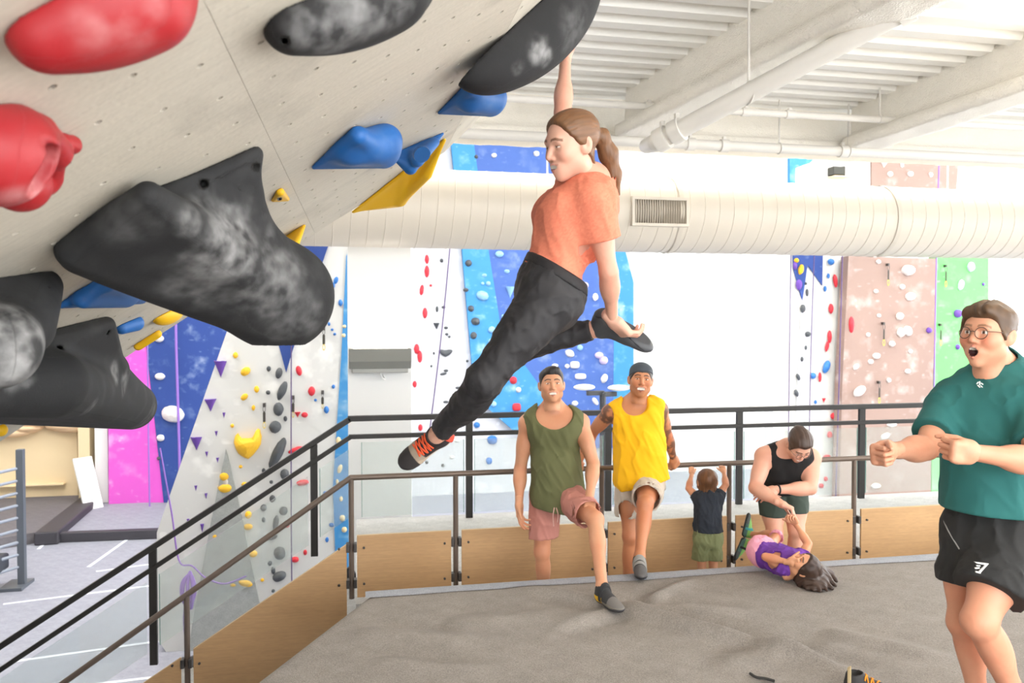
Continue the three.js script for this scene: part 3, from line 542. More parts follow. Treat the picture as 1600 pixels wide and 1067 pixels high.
// climbing holds bolted to it
const HM = {
  black: M([1, 1, 1], { vertexColors: true, roughness: 0.8, bumpMap: tx.leather, bumpScale: 0.0008 }),
  gloss: M([1, 1, 1], { vertexColors: true, roughness: 0.5, bumpMap: tx.leather, bumpScale: 0.0003 }),
};
const HC = { black: rgb(30, 31, 33), black2: rgb(22, 22, 24), blue: rgb(28, 98, 172), red: rgb(158, 24, 32), yellow: rgb(240, 188, 22) };
function hold(label, col, mat, prims, o = {}) {
  const on2 = o.on2, pt = q => on2 ? wp2(q[0], q[1], q[2] || 0) : wp(q[0], q[1], q[2] || 0), pts = []; let rmax = 0.02;
  const make = p => {
    const [kind, ...a] = p;
    if (kind === 's') { const c = pt(a[0]); pts.push(c); rmax = Math.max(rmax, a[1]); return sph(c, a[1]); }
    if (kind === 'c') { const c = pt(a[0]), d = pt(a[1]); pts.push(c, d); rmax = Math.max(rmax, a[2], a[3]); return cap(c, d, a[2], a[3]); }
    if (kind === 't') { const q = [pt(a[0]), pt(a[1]), pt(a[2])]; pts.push(...q); rmax = Math.max(rmax, ...a[3]); return tri(...q, a[3]); }
    if (kind === 'e') { const c = pt(a[0]), d = pt(a[1]), N = on2 ? N2 : N1, X = d.clone().sub(c), l = X.length(); X.addScaledVector(N, -X.dot(N)).normalize(); const Y = new THREE.Vector3().crossVectors(N, X), m = c.clone().lerp(d, 0.5); pts.push(c, d, m.clone().addScaledVector(N, a[3]), m.clone().addScaledVector(Y, a[2]), m.clone().addScaledVector(Y, -a[2])); return ell(m, [l / 2, a[2], a[3]], [X, Y, N]); }
  };
  const fs = prims.map(make), k = o.k || 0.03, body = uni(k, ...fs), n0 = pts.length;
  const [lo, hi] = bounds(pts, rmax + 0.02);
  const cuts = (o.cut || []).map(make), bolts = (o.bolts || []).map(b => { const c = pt([b[0], b[1], b[2]]); return cap(c.clone().addScaledVector(dirOf(b[0], b[1]), -0.02), c.clone().addScaledVector(dirOf(b[0], b[1]), 0.05), b[3] || 0.009); });
  const N = on2 ? N2 : N1, pl = on2 ? CREASE : WO, p0 = pl.dot(N), q1 = WO.dot(N1);
  const f = (x, y, z) => {
    let d = body(x, y, z);
    for (const c of cuts) d = smax(d, -c(x, y, z), o.ck || 0.015);
    for (const c of bolts) d = smax(d, -c(x, y, z), 0.003);
    return Math.max(d, p0 - (x * N.x + y * N.y + z * N.z) + 0.001);
  };
  const surf = (px, py, q) => { let d = 0.6; for (let i = 0; i < 200; i++) { const p = at(px, py, d), e = f(p.x, p.y, p.z); if (e < 0.002) return p; d += Math.max(0.003, e * 0.8); if (d > 6) break; } return q; };
  const chalk = (o.chalk || []).map(c => [surf(c[0], c[1], pt(c)), c[3], c[4] || 0.6]), base = HC[col];
  const color = (x, y, z) => {
    let a = 0;
    for (const [c, r, s] of chalk) { const d = Math.hypot(x - c.x, y - c.y, z - c.z) / r; if (d < 1.3) a = Math.max(a, s * sstep(1.25, 0.35, d + 0.9 * (fbm(x * 16, y * 16, z * 16, 4) - 0.5)) * clamp(1.9 * fbm(x * 30, y * 30, z * 30, 4) - 0.5, 0.05, 1) * 0.62); }
    const m = 0.09 * Math.max(0, fbm(x * 11 + 5, y * 11, z * 11, 4) - 0.5) * (o.dust ?? 1);
    let c = mixc(base, o.chalkCol || rgb(205, 205, 205), clamp(a + m));
    for (const b of bolts) if (b(x, y, z) < 0.004) c = rgb(14, 13, 12);
    return c;
  };
  const g = nets(f, lo, hi, o.cell || 0.006, color), m = new THREE.Mesh(g, HM[mat]);
  m.name = numbered('climbing_hold'); tag(m, label, 'climbing hold', o.group || 'holds on the cream boulder wall'); scene.add(m);
  if (o.disc) { const c = pt(o.disc), r = o.disc[3]; const nn = (on2 ? N2 : N1); const d = new THREE.CylinderGeometry(r, r * 1.05, 0.012, 24); d.applyQuaternion(new THREE.Quaternion().setFromUnitVectors(V3(0, 1, 0), o.discN || nn)); d.translate(c.x, c.y, c.z); mesh('bolt_disc', d, M(rgb(36, 90, 150), { roughness: 0.4 }), m); }
  return m;
}
// the large two-lobed horn in the middle
hold('huge black two-lobed horn hold rubbed with chalk', 'black', 'black', [
  ['t', [120, 390, 0.03], [232, 306, 0.045], [434, 462, 0.32], [0.045, 0.032, 0.128]],
  ['t', [120, 398, 0.02], [300, 420, 0.06], [434, 462, 0.32], [0.035, 0.05, 0.128]],
  ['t', [245, 310, 0.015], [398, 241, 0.015], [380, 318, 0.09], [0.022, 0.022, 0.035]],
  ['t', [240, 320, 0.02], [380, 318, 0.09], [430, 458, 0.31], [0.03, 0.034, 0.118]],
  ['s', [438, 465, 0.33], 0.128],
], { k: 0.085, cell: 0.0065, bolts: [[318, 287, 0.04, 0.010], [400, 261, 0.055, 0.009], [146, 414, 0.035, 0.008]], chalk: [[365, 385, 0.3, 0.13, 0.75], [430, 440, 0.45, 0.14, 0.42], [330, 440, 0.36, 0.12, 0.3], [460, 500, 0.44, 0.1, 0.25], [295, 345, 0.1, 0.05, 0.6], [305, 355, 0.1, 0.03, 0.7], [200, 350, 0.08, 0.09, 0.16]] });
hold('black horn hold with chalk finger marks, low at the left edge', 'black', 'black', [
  ['t', [-90, 585, 0.03], [166, 508, 0.03], [172, 578, 0.14], [0.07, 0.032, 0.06]],
  ['t', [-90, 600, 0.05], [172, 578, 0.14], [205, 634, 0.25], [0.09, 0.06, 0.112]],
  ['t', [-90, 600, 0.05], [80, 600, 0.16], [205, 634, 0.25], [0.09, 0.11, 0.112]], ['s', [208, 636, 0.25], 0.113],
], { k: 0.05, cell: 0.007, bolts: [[165, 518, 0.05, 0.011], [92, 545, 0.07, 0.010]], chalk: [[180, 585, 0.2, 0.05, 0.7], [195, 600, 0.24, 0.06, 0.6], [140, 640, 0.3, 0.04, 0.6], [225, 660, 0.33, 0.08, 0.3], [30, 590, 0.14, 0.05, 0.5], [240, 640, 0.3, 0.08, 0.25]] });
hold('chalky black rounded hold cut off by the left edge', 'black', 'black', [
  ['t', [-70, 478, 0.03], [66, 446, 0.02], [40, 520, 0.13], [0.06, 0.028, 0.05]], ['t', [-70, 520, 0.06], [66, 450, 0.025], [0, 548, 0.18], [0.07, 0.025, 0.065]], ['s', [-20, 535, 0.15], 0.07],
], { k: 0.08, cell: 0.0055, bolts: [[70, 453, 0.05, 0.007]], chalk: [[15, 545, 0.22, 0.12, 0.85], [45, 500, 0.14, 0.07, 0.45], [0, 500, 0.15, 0.09, 0.4]] });
hold('black chalk-swirled oval sloper at the top edge', 'black2', 'black', [
  ['e', [421, 46, 0.0], [672, -32, 0.0], 0.085, 0.082], ['c', [455, 43, 0.02], [626, -12, 0.03], 0.04, 0.05],
], { k: 0.05, cell: 0.0045, bolts: [[445, 64, 0.045, 0.006]], chalk: [[540, 22, 0.08, 0.1, 0.6], [480, 52, 0.075, 0.045, 0.5], [590, 10, 0.08, 0.07, 0.5]] });
hold('huge black half-moon volume gripped by the hanging climber', 'black2', 'black', [
  ['e', [718, 126, 0.0], [915, -46, 0.0], 0.14, 0.172], ['e', [745, 108, 0.0], [925, -64, 0.0], 0.13, 0.165],
], { on2: true, k: 0.04, cell: 0.007, dust: 0.3, chalk: [[843, 75, 0.2, 0.05, 0.75], [855, 88, 0.2, 0.035, 0.7], [810, 108, 0.17, 0.03, 0.35], [900, 45, 0.17, 0.08, 0.2]] });
// red
hold('large red sloper smeared with chalk at the top left', 'red', 'gloss', [
  ['e', [34, 62, 0.0], [300, -44, 0.0], 0.075, 0.07], ['c', [66, 60, 0.015], [236, 14, 0.03], 0.038, 0.042],
], { k: 0.04, cell: 0.004, chalkCol: rgb(240, 205, 205), chalk: [[150, 55, 0.06, 0.035, 0.4], [205, 50, 0.06, 0.035, 0.45], [240, 15, 0.06, 0.025, 0.35]] });
hold('red lumpy jug with a chalked finger pocket at the left edge', 'red', 'gloss', [
  ['s', [-10, 240, 0.04], 0.075], ['s', [25, 225, 0.04], 0.055], ['s', [30, 285, 0.06], 0.045], ['c', [62, 205, 0.03], [88, 235, 0.035], 0.024, 0.024], ['c', [95, 222, 0.012], [112, 226, 0.012], 0.016, 0.016], ['c', [30, 295, 0.06], [70, 285, 0.05], 0.03, 0.022], ['c', [88, 240, 0.04], [82, 275, 0.05], 0.016, 0.016],
], { k: 0.014, cell: 0.0032, cut: [['c', [74, 250, 0.08], [60, 282, 0.1], 0.024, 0.024], ['c', [72, 213, 0.07], [82, 232, 0.075], 0.007, 0.006]], ck: 0.008, chalkCol: rgb(242, 205, 205), chalk: [[62, 292, 0.08, 0.035, 0.7], [25, 314, 0.09, 0.035, 0.6], [84, 262, 0.06, 0.03, 0.6]] });
// blue
hold('blue slipper-shaped hold with a pocket, beside the blue wedge', 'blue', 'gloss', [
  ['t', [490, 261, 0.005], [560, 212, 0.03], [598, 238, 0.075], [0.008, 0.03, 0.055]], ['c', [550, 236, 0.04], [604, 218, 0.055], 0.04, 0.05],
], { k: 0.06, cell: 0.0045, cut: [['s', [576, 197, 0.085], 0.034]], chalkCol: rgb(150, 185, 215), chalk: [[600, 225, 0.12, 0.07, 0.35]] });
hold('blue wedge hold with a round bolt disc, over the yellow volume', 'blue', 'gloss', [
  ['t', [612, 243, 0.006], [692, 209, 0.006], [641, 262, 0.085], [0.008, 0.006, 0.03]], ['t', [640, 240, 0.02], [680, 222, 0.03], [652, 250, 0.08], [0.03, 0.02, 0.03]],
], { k: 0.02, cell: 0.0045, disc: [659, 241, 0.108, 0.033], discN: V3(0.25, -0.62, 0.74).normalize(), chalkCol: rgb(150, 185, 215), chalk: [[650, 235, 0.07, 0.07, 0.3]] });
hold('blue slipper-shaped hold tucked under the black half-moon volume', 'blue', 'gloss', [
  ['t', [686, 176, 0.005], [735, 138, 0.02], [765, 160, 0.07], [0.007, 0.03, 0.055]], ['c', [735, 158, 0.045], [770, 152, 0.065], 0.045, 0.055],
], { k: 0.03, cell: 0.0045, cut: [['s', [752, 132, 0.075], 0.026]], chalkCol: rgb(150, 185, 215), chalk: [[765, 150, 0.12, 0.07, 0.3]] });
hold('blue flat hold half hidden behind the huge black horn', 'blue', 'gloss', [
  ['t', [94, 477, 0.006], [165, 442, 0.02], [218, 462, 0.03], [0.01, 0.03, 0.03]], ['c', [130, 468, 0.03], [196, 464, 0.035], 0.026, 0.034],
], { k: 0.03, cell: 0.005, cut: [['c', [158, 442, 0.06], [190, 440, 0.06], 0.018, 0.018]] });
hold('small blue hold between the two black horns', 'blue', 'gloss', [['c', [190, 512, 0.01], [212, 505, 0.015], 0.028, 0.034]], { cell: 0.004, cut: [['s', [203, 510, 0.06], 0.012]] });
// yellow
hold('big smooth yellow volume on the far lip of the wall', 'yellow', 'gloss', [
  ['t', [552, 330, 0.004], [632, 268, 0.006], [625, 312, 0.085], [0.006, 0.01, 0.03]], ['t', [632, 268, 0.006], [694, 218, 0.004], [625, 312, 0.085], [0.01, 0.006, 0.03]], ['t', [694, 218, 0.004], [668, 272, 0.08], [625, 312, 0.085], [0.006, 0.025, 0.03]], ['t', [552, 330, 0.004], [625, 318, 0.07], [632, 268, 0.006], [0.006, 0.02, 0.01]],
], { k: 0.02, cell: 0.006, dust: 0.2 });
hold('yellow strip-shaped hold under the upper blue hold', 'yellow', 'gloss', [['c', [742, 175, 0.012], [770, 173, 0.02], 0.016, 0.02]], { cell: 0.004, dust: 0 });
hold('yellow pointed wedge hold beside the huge black horn', 'yellow', 'gloss', [['t', [442, 374, 0.006], [475, 353, 0.006], [462, 382, 0.075], [0.012, 0.008, 0.016]]], { cell: 0.004, k: 0.01, dust: 0 });
hold('tiny yellow screw-on hold near the panel seam', 'yellow', 'gloss', [['t', [427, 312, 0.003], [438, 300, 0.01], [449, 311, 0.006], [0.008, 0.014, 0.008]]], { cell: 0.0025, k: 0.01, bolts: [[437, 311, 0.02, 0.004]], dust: 0 });
hold('yellow oval hold below the huge black horn', 'yellow', 'gloss', [['e', [243, 497, 0], [281, 484, 0], 0.06, 0.05]], { cell: 0.004, dust: 0 });
hold('thin yellow hold along the lower lip of the wall', 'yellow', 'gloss', [['c', [216, 541, 0.015], [246, 522, 0.015], 0.022, 0.022]], { cell: 0.004, dust: 0 });
hold('small round yellow hold at the left edge of the photo', 'yellow', 'gloss', [['s', [1, 672, 0.02], 0.032]], { cell: 0.004, dust: 0 });
hold('small flat black hold half hidden behind the horn nose', 'black2', 'gloss', [['c', [459, 396, 0.012], [464, 406, 0.012], 0.02, 0.02]], { cell: 0.004, dust: 0 });
// ---------------------------------------------------------------- climbing walls of the hall below
const CW = {
  white: M(rgb(236, 236, 232), { roughness: 0.85, map: tx.chalkwall }), pale: M(rgb(222, 224, 230), { roughness: 0.85, map: tx.chalkwall }), grey: M(rgb(198, 202, 198), { roughness: 0.85, map: tx.speck }),
  navy: M([1, 1, 1], { roughness: 0.75, map: chalked(44, 72, 142, 1) }), royal: M([1, 1, 1], { roughness: 0.75, map: chalked(74, 106, 178, 2) }), sky: M([1, 1, 1], { roughness: 0.75, map: chalked(66, 144, 204, 3) }),
  pink: M([1, 1, 1], { roughness: 0.75, map: chalked(222, 92, 200, 4) }), taupe: M([1, 1, 1], { roughness: 0.8, map: chalked(152, 128, 118, 5) }), green: M([1, 1, 1], { roughness: 0.75, map: chalked(104, 196, 104, 6) }),
  cream: M(rgb(236, 214, 174), { roughness: 0.85 }), blush: M(rgb(238, 206, 166), { roughness: 0.85 }),
};
const farWall = (label, col, z, t, pts) => tag(mesh('climbing_wall', prism(pts.map(p => onZ(p[0], p[1], z)), z, t), CW[col]), label, 'climbing wall', 'climbing walls of the hall');
const ZL = -12.6, ZM = -22.4, ZR = -16.6, ZP = -22.7;
farWall('magenta pink climbing wall panel beside the navy wall', 'pink', ZP, 0.3, [[170, 797], [257, 793], [214, 420], [168, 420]]);
farWall('navy blue chalk-marked climbing wall left of the white wall', 'navy', ZP + 0.02, 0.5, [[257.5, 800], [420, 805], [420, 330], [205, 330]]);
farWall('tall white climbing wall with a slanting left edge, near the stair', 'white', ZL, 0.6, [[345, 545], [245, 832], [247, 1000], [268, 1031], [548, 1060], [548, 200], [466, 200]]);
farWall('navy wedge panel pointing down on the white wall', 'navy', ZL + 0.03, 0.03, [[447, 582], [457, 548], [560, 245], [350, 245], [437, 545]]);
farWall('grey triangular panel low on the white wall', 'grey', ZL + 0.04, 0.04, [[353, 702], [373, 784], [404, 936], [432, 1046], [292, 1034], [301, 970], [329, 818]]);
farWall('light blue strip at the right edge of the white wall', 'sky', ZL + 0.02, 0.02, [[547, 385], [541, 400], [533, 560], [520, 760], [524, 870], [548, 1000], [548, 300]]);
farWall('pale grey climbing wall right of the white column', 'pale', ZM - 0.2, 0.4, [[600, 800], [1000, 800], [975, 190], [600, 190]]);
farWall('light blue climbing wall strip between pale and royal walls', 'sky', ZM, 0.19, [[703, 205], [738, 205], [763, 388], [784, 520], [850, 612], [866, 680], [806, 676], [755, 632], [738, 575], [722, 390]]);
farWall('royal blue climbing wall dotted with white holds behind the climber', 'royal', ZM - 0.02, 0.17, [[738, 205], [932, 205], [960, 388], [958, 700], [866, 700], [866, 680], [850, 612], [784, 520], [763, 388]]);
farWall('light blue climbing wall strip right of the royal wall', 'sky', ZM - 0.01, 0.18, [[960, 388], [976, 388], [990, 440], [990, 700], [958, 700]]);
farWall('narrow white climbing wall with mixed holds left of the taupe wall', 'white', ZR - 0.4, 0.4, [[1233, 820], [1330, 820], [1370, 200], [1233, 200]]);
farWall('blue panel at the top of the narrow white wall', 'navy', ZR - 0.36, 0.03, [[1236, 330], [1287, 330], [1285, 446], [1262, 414], [1254, 470], [1240, 420]]);
farWall('grey-blue strip down the narrow white wall', 'pale', ZR - 0.37, 0.02, [[1255, 420], [1275, 436], [1262, 640], [1254, 820], [1236, 820], [1246, 600]]);
farWall('taupe brown climbing wall with white holds', 'taupe', ZR, 0.3, [[1326, 400], [1464, 404], [1456, 660], [1454, 830], [1310, 830], [1316, 600]]);
farWall('taupe upper wall seen above the round duct', 'taupe', ZR - 0.35, 0.3, [[1362, 225], [1500, 225], [1492, 330], [1362, 330]]);
farWall('light green climbing wall beside the taupe wall', 'green', ZR + 0.01, 0.3, [[1465, 390], [1545, 392], [1544, 830], [1455, 830], [1457, 660]]);
farWall('light blue panel above the duct beside the white machine box', 'sky', ZR - 0.3, 0.1, [[1234, 228], [1292, 228], [1258, 262], [1257, 330], [1234, 330]]);
struct('trim_1', box(onZ(1210, 400, -17.2).x, onZ(1231, 400, -17.2).x, LOW, 9.5, -17.2, -17.6), mWhite, 'white pilaster at the end of the white wall');
// beige corner with ledge and boulder panels at the far left
{
  const a = onZ(-60, 700, -23.4), b = onZ(122, 785, -23.4), t = thing('beige_alcove', 'cream coloured alcove wall under a sculpted boulder ledge', 'wall panel', V3(a.x, LOW, -23.4));
  mesh('alcove_wall', box(a.x - 6, b.x, LOW, onZ(60, 560, -23.4).y, -23.4, -23.9), CW.cream, t);
  mesh('ledge', rbox(a.x - 6, b.x - 0.3, onZ(60, 757, -23.2).y - 0.05, onZ(60, 757, -23.2).y, -23.2, -23.45, 0.02), CW.cream, t);
  for (let i = 0; i < 12; i++) { const p = onZ(20 + rr(-30, 90), 664 + rr(-16, 14), -23.2); const g = new THREE.IcosahedronGeometry(1, 1); g.scale(rr(0.35, 0.75), rr(0.12, 0.2), rr(0.2, 0.35)); g.translate(p.x, p.y, -23.3); mesh('sculpted_block', g, CW.blush, t); }
  struct('trim_2', box(onZ(122, 700, -23).x, onZ(140, 700, -23).x, LOW, 3, -23, -23.9), CW.cream, 'cream pilaster beside the alcove');
  struct('trim_3', box(onZ(150, 700, -23).x, onZ(170, 700, -23).x, LOW, 3, -22.9, -23.6), mWhite, 'white pilaster beside the pink panel');
  tag(mesh('leaning_board', bar(onZ(128, 715, -22.6), V3(onZ(148, 780, -22.2).x, LOW, -22.2), 0.5, 0.06), mWhite), 'white board leaning at the alcove corner', 'board');
}
// floor pads of the hall
{
  const F = (x, y, h = LOW) => onY(x, y, h), pad = (name, label, pts, h, m) => { const s = new THREE.Shape(pts.map(p => { const q = F(...p); return new THREE.Vector2(q.x, -q.z); })); const g = new THREE.ExtrudeGeometry(s, { depth: h, bevelEnabled: false }); g.rotateX(-Math.PI / 2); g.translate(0, LOW + 0.001, 0); return tag(mesh(name, g, m), label, 'floor pad'); };
  const mPad = M(rgb(128, 124, 128), { roughness: 0.8, map: tx.speck }), mPadEdge = M(rgb(62, 60, 66), { roughness: 0.6 });
  pad('floor_pad', 'dark grey floor pad in front of the alcove', [[-80, 786], [150, 783], [78, 845], [-80, 872]], 0.25, mPad);
  pad('floor_pad', 'pale floor pad behind the black edge strip, below the pink panel', [[158, 792], [330, 792], [330, 835], [84, 846]], 0.12, mLowFloor);
  const strip = (label, pts, w, h, m) => tag(mesh('floor_strip', bar(F(...pts[0]).setY(LOW + h / 2), F(...pts[1]).setY(LOW + h / 2), w, h), m), label, 'floor strip');
  strip('dark rolled edge of the floor pad by the alcove', [[149, 786], [72, 852]], 0.5, 0.3, mPadEdge);
  strip('black edge strip crossing the hall floor', [[80, 847], [330, 837]], 0.2, 0.22, mPadEdge);
  const mLine = M(rgb(225, 228, 236), { roughness: 0.7 });
  [[[150, 893], [262, 878]], [[5, 944], [262, 912]], [[20, 1034], [262, 1000]], [[-30, 1090], [262, 1056]], [[138, 886], [200, 842]], [[108, 812], [60, 858]]].forEach((p, i) => strip(['third', 'fourth', 'fifth', 'nearest', 'slanting', 'short slanting'][i] + ' pale seam line on the hall floor at the left', p, 0.07, 0.006, mLine));
  // rack of bars
  const b = F(35, 916), t = thing('storage_rack', 'grey steel rack upright with rows of bars at the left edge', 'rack', V3(b.x, LOW, b.z)), top = at(35, 705, 14.6).y;
  mesh('upright', box(b.x - 0.06, b.x + 0.06, LOW, top, b.z - 0.06, b.z + 0.06), M(rgb(92, 98, 106), { roughness: 0.5 }), t);
  for (let i = 0; i < 9; i++) { const y = top - 0.35 - i * 0.235; mesh('rack_bar', rod(V3(b.x, y, b.z), V3(b.x - 1.1, y - 0.16, b.z + 0.9), 0.03, 8), M(rgb(150, 158, 172), { roughness: 0.4 }), t); }
  mesh('tray', rbox(b.x - 1.2, b.x - 0.25, LOW + 0.35, LOW + 0.65, b.z - 0.1, b.z + 0.6, 0.05), M(rgb(70, 74, 82), { roughness: 0.6 }), t);
  mesh('foot', box(b.x - 0.3, b.x + 0.1, LOW, LOW + 0.06, b.z - 0.3, b.z + 0.3), M(rgb(92, 98, 106), { roughness: 0.5 }), t);
}
// machine box and small items above the duct
{
  const z = -15.3, a = onZ(1262, 255, z), b = onZ(1360, 300, z), t = thing('machine_box', 'white box with a small black winch above the duct', 'machine', V3((a.x + b.x) / 2, b.y - 0.6, z));
  mesh('box_body', rbox(a.x, b.x, b.y - 0.6, a.y, z, z - 0.5, 0.03), mWhite, t);
  const p = onZ(1309, 268, z + 0.15); mesh('winch', [rbox(p.x - 0.15, p.x + 0.1, p.y - 0.08, p.y + 0.1, z, z + 0.22, 0.02), rod(V3(p.x + 0.16, p.y - 0.1, z + 0.1), V3(p.x + 0.16, p.y + 0.12, z + 0.1), 0.05, 10)], M(rgb(60, 60, 54), { roughness: 0.6 }), t);
  mesh('winch_arm', [rbox(p.x - 0.15, p.x + 0.25, p.y - 0.13, p.y - 0.1, z, z + 0.25, 0.01), rod(V3(p.x + 0.25, p.y - 0.3, z + 0.2), V3(p.x + 0.25, p.y + 0.15, z + 0.2), 0.015, 6)], CW.cream, t);
  for (const s of [0.2, 0.8]) mesh('hanger', rod(V3(a.x + (b.x - a.x) * s, a.y - 0.02, z - 0.25), V3(a.x + (b.x - a.x) * s, 9.5, z - 0.25), 0.015, 6), mWhite, t);
  // lamp hanging below the duct
  const l = at(1188, 412, 13.5), lt = thing('dome_lamp', 'white dome lamp hanging in front of the white wall', 'lamp', l);
  const prof = [[0.02, 0.28], [0.12, 0.27], [0.3, 0.2], [0.4, 0.05], [0.42, -0.12], [0.4, -0.12], [0.38, 0.04]].map(q => new THREE.Vector2(...q));
  mesh('shade', new THREE.LatheGeometry(prof, 32).translate(l.x, l.y, l.z), M(rgb(245, 245, 243), { roughness: 0.5, side: THREE.DoubleSide }), lt);
  mesh('cord', rod(V3(l.x, l.y + 0.27, l.z), V3(l.x, 9.5, l.z), 0.01, 6), mWhite, lt);
  mesh('bulb', new THREE.SphereGeometry(0.09, 16, 12).translate(l.x, l.y + 0.02, l.z), M(rgb(255, 252, 244), { emissive: 0xfff6e6, emissiveIntensity: 4 }), lt);
  const pl = new THREE.PointLight(0xfff6e6, 8); pl.position.set(l.x, l.y - 0.1, l.z); pl.castShadow = true; scene.add(pl);
}

// ---------------------------------------------------------------- holds on those walls
const protos = {};
function protoGeo(kind, v) {
  const key = kind + v; if (protos[key]) return protos[key];
  let g;
  if (kind === 'k') { g = new THREE.ConeGeometry(1, 2, 14, 4); g.rotateX(Math.PI); } else g = new THREE.IcosahedronGeometry(1, 3);
  const p = g.attributes.position;
  for (let i = 0; i < p.count; i++) {
    let x = p.getX(i), y = p.getY(i), z = p.getZ(i);
    const n = 1 + 0.32 * (fbm(x * 1.4 + v * 7.3, y * 1.4 + v, z * 1.4, 3) - 0.5); x *= n; y *= n; z *= n;
    if (kind === 'v') { y += 0.75 * Math.abs(x) - 0.45; z *= 0.8; }
    if (kind === 'y') { const a = Math.max(0, 1 - x * x); y = y * 0.75 - 0.25 + (x > 0 ? 0.5 * x : 0.15 * -x) * 1.0; if (y > 0 && Math.abs(x) < 0.55) y *= 0.25; }
    if (kind === 's') { x = Math.sign(x) * Math.pow(Math.abs(x), 0.6); y = Math.sign(y) * Math.pow(Math.abs(y), 0.6); }
    if (z < 0) z *= 0.08;
    p.setXYZ(i, x, y, z);
  }
  g = g.index ? g : g; g.computeVertexNormals();
  return protos[key] = g;
}
const FC = { p: ['purple', rgb(110, 72, 170)], y: ['yellow', rgb(244, 190, 40)], k: ['dark grey', rgb(78, 82, 86)], r: ['red', rgb(214, 48, 62)], b: ['blue', rgb(52, 120, 196)], w: ['white', rgb(236, 232, 226)], t: ['beige', rgb(226, 206, 160)], l: ['pale lilac', rgb(206, 192, 226)], c: ['pale blue', rgb(150, 196, 232)] };
const FM = {}; for (const k in FC) FM[k] = M(FC[k][1], { roughness: 0.55 });
const farHolds = [];
const addHolds = (where, z, rows) => rows.forEach(([px, py, w, h, c, kind = 'o', rot = 0]) => farHolds.push({ where, z, px, py, w, h, c, kind, rot }));
addHolds('the tall white wall', ZL, [
  [345, 577, 17, 23, 'p', 'k'], [329, 633, 16, 17, 'p', 'k'], [307, 693, 16, 19, 'p', 'k'], [350, 649, 4, 8, 'p', 'k'], [338, 678, 4, 8, 'p', 'k'], [323, 710, 4, 8, 'p', 'k'], [340, 719, 4, 7, 'p', 'k'], [306, 763, 4, 8, 'p', 'k'], [322, 775, 4, 8, 'p', 'k'], [294, 815, 4, 8, 'p', 'k'], [316, 825, 5, 12, 'p', 'k'],
  [368, 555, 7, 9, 'y'], [384, 580, 14, 11, 'y', 'o', 0.7], [401, 608, 7, 10, 'y'], [382, 620, 11, 8, 'y', 'o', 0.8], [396, 637, 5, 8, 'y'], [363, 665, 5, 6, 'y'], [388, 688, 37, 50, 'y', 'y'], [376, 729, 5, 5, 'y'], [352, 762, 20, 14, 'y'], [351, 744, 13, 13, 'y'], [353, 753, 9, 14, 'w'], [382, 757, 8, 8, 'y'], [388, 804, 9, 11, 'y'], [388, 823, 12, 9, 'y'], [367, 816, 8, 6, 'y'], [336, 837, 10, 8, 'y'], [377, 861, 6, 6, 'y'], [396, 865, 11, 10, 'y'], [384, 910, 23, 12, 'y', 'o', -0.3], [410, 906, 5, 5, 'y'], [365, 913, 12, 8, 'y'],
  [420, 576, 6, 8, 'k'], [436, 583, 9, 16, 'k', 'o', -0.2], [441, 610, 11, 29, 'k', 'o', -0.4], [419, 613, 6, 6, 'k'], [435, 639, 14, 20, 'k'], [446, 654, 5, 8, 'k'], [430, 667, 17, 18, 'k'], [434, 708, 14, 48, 'k', 'o', -0.45], [445, 741, 12, 15, 'k'], [412, 735, 5, 7, 'k'], [424, 753, 5, 5, 'k'], [426, 779, 8, 11, 'k'], [412, 793, 9, 10, 'k'], [443, 798, 12, 13, 'k'], [412, 812, 5, 7, 'k'], [431, 818, 8, 24, 'k', 'o', -0.15], [425, 838, 15, 10, 'k', 'o', 0.2], [437, 864, 16, 18, 'k'], [422, 880, 6, 7, 'k'], [427, 891, 6, 10, 'k'], [437, 900, 19, 14, 'k', 'o', 0.4], [427, 923, 5, 5, 'k'],
  [467, 579, 8, 15, 'r', 'o', 0.2], [487, 611, 10, 14, 'r'], [465, 648, 9, 8, 'r', 'k'], [476, 648, 9, 8, 'r'], [463, 703, 23, 9, 'r', 'o', 0.3], [473, 754, 17, 8, 'r', 'o', 0.15], [449, 821, 6, 6, 'r'], [461, 874, 11, 8, 'r'], [485, 791, 5, 10, 'r'], [477, 863, 5, 8, 'r'],
  [514, 506, 4, 5, 'b'], [519, 515, 4, 4, 'b'], [523, 522, 4, 4, 'b'], [521, 604, 5, 6, 'b'], [493, 625, 4, 4, 'b'], [510, 640, 7, 11, 'b'], [508, 770, 6, 6, 'b'], [517, 766, 6, 6, 'b'], [511, 843, 5, 8, 'b'], [525, 438, 6, 11, 'b', 'o', -0.3], [520, 446, 6, 9, 'b'], [532, 473, 6, 10, 'b'], [502, 463, 4, 4, 'b'], [518, 820, 7, 6, 'b'],
  [538, 510, 6, 6, 't'], [537, 524, 6, 7, 't'], [531, 732, 7, 15, 't', 'o', -0.3], [527, 752, 5, 9, 't'], [533, 779, 6, 9, 't'], [535, 809, 8, 10, 't'], [538, 827, 8, 9, 't'], [529, 689, 8, 14, 't']]);
addHolds('the navy wall', ZP + 0.02, [[249, 529, 12, 10, 'w'], [250, 588, 13, 10, 'w'], [271, 647, 29, 23, 'w', 'o', -0.25], [251, 684, 10, 9, 'w'], [248, 716, 5, 5, 'k']]);
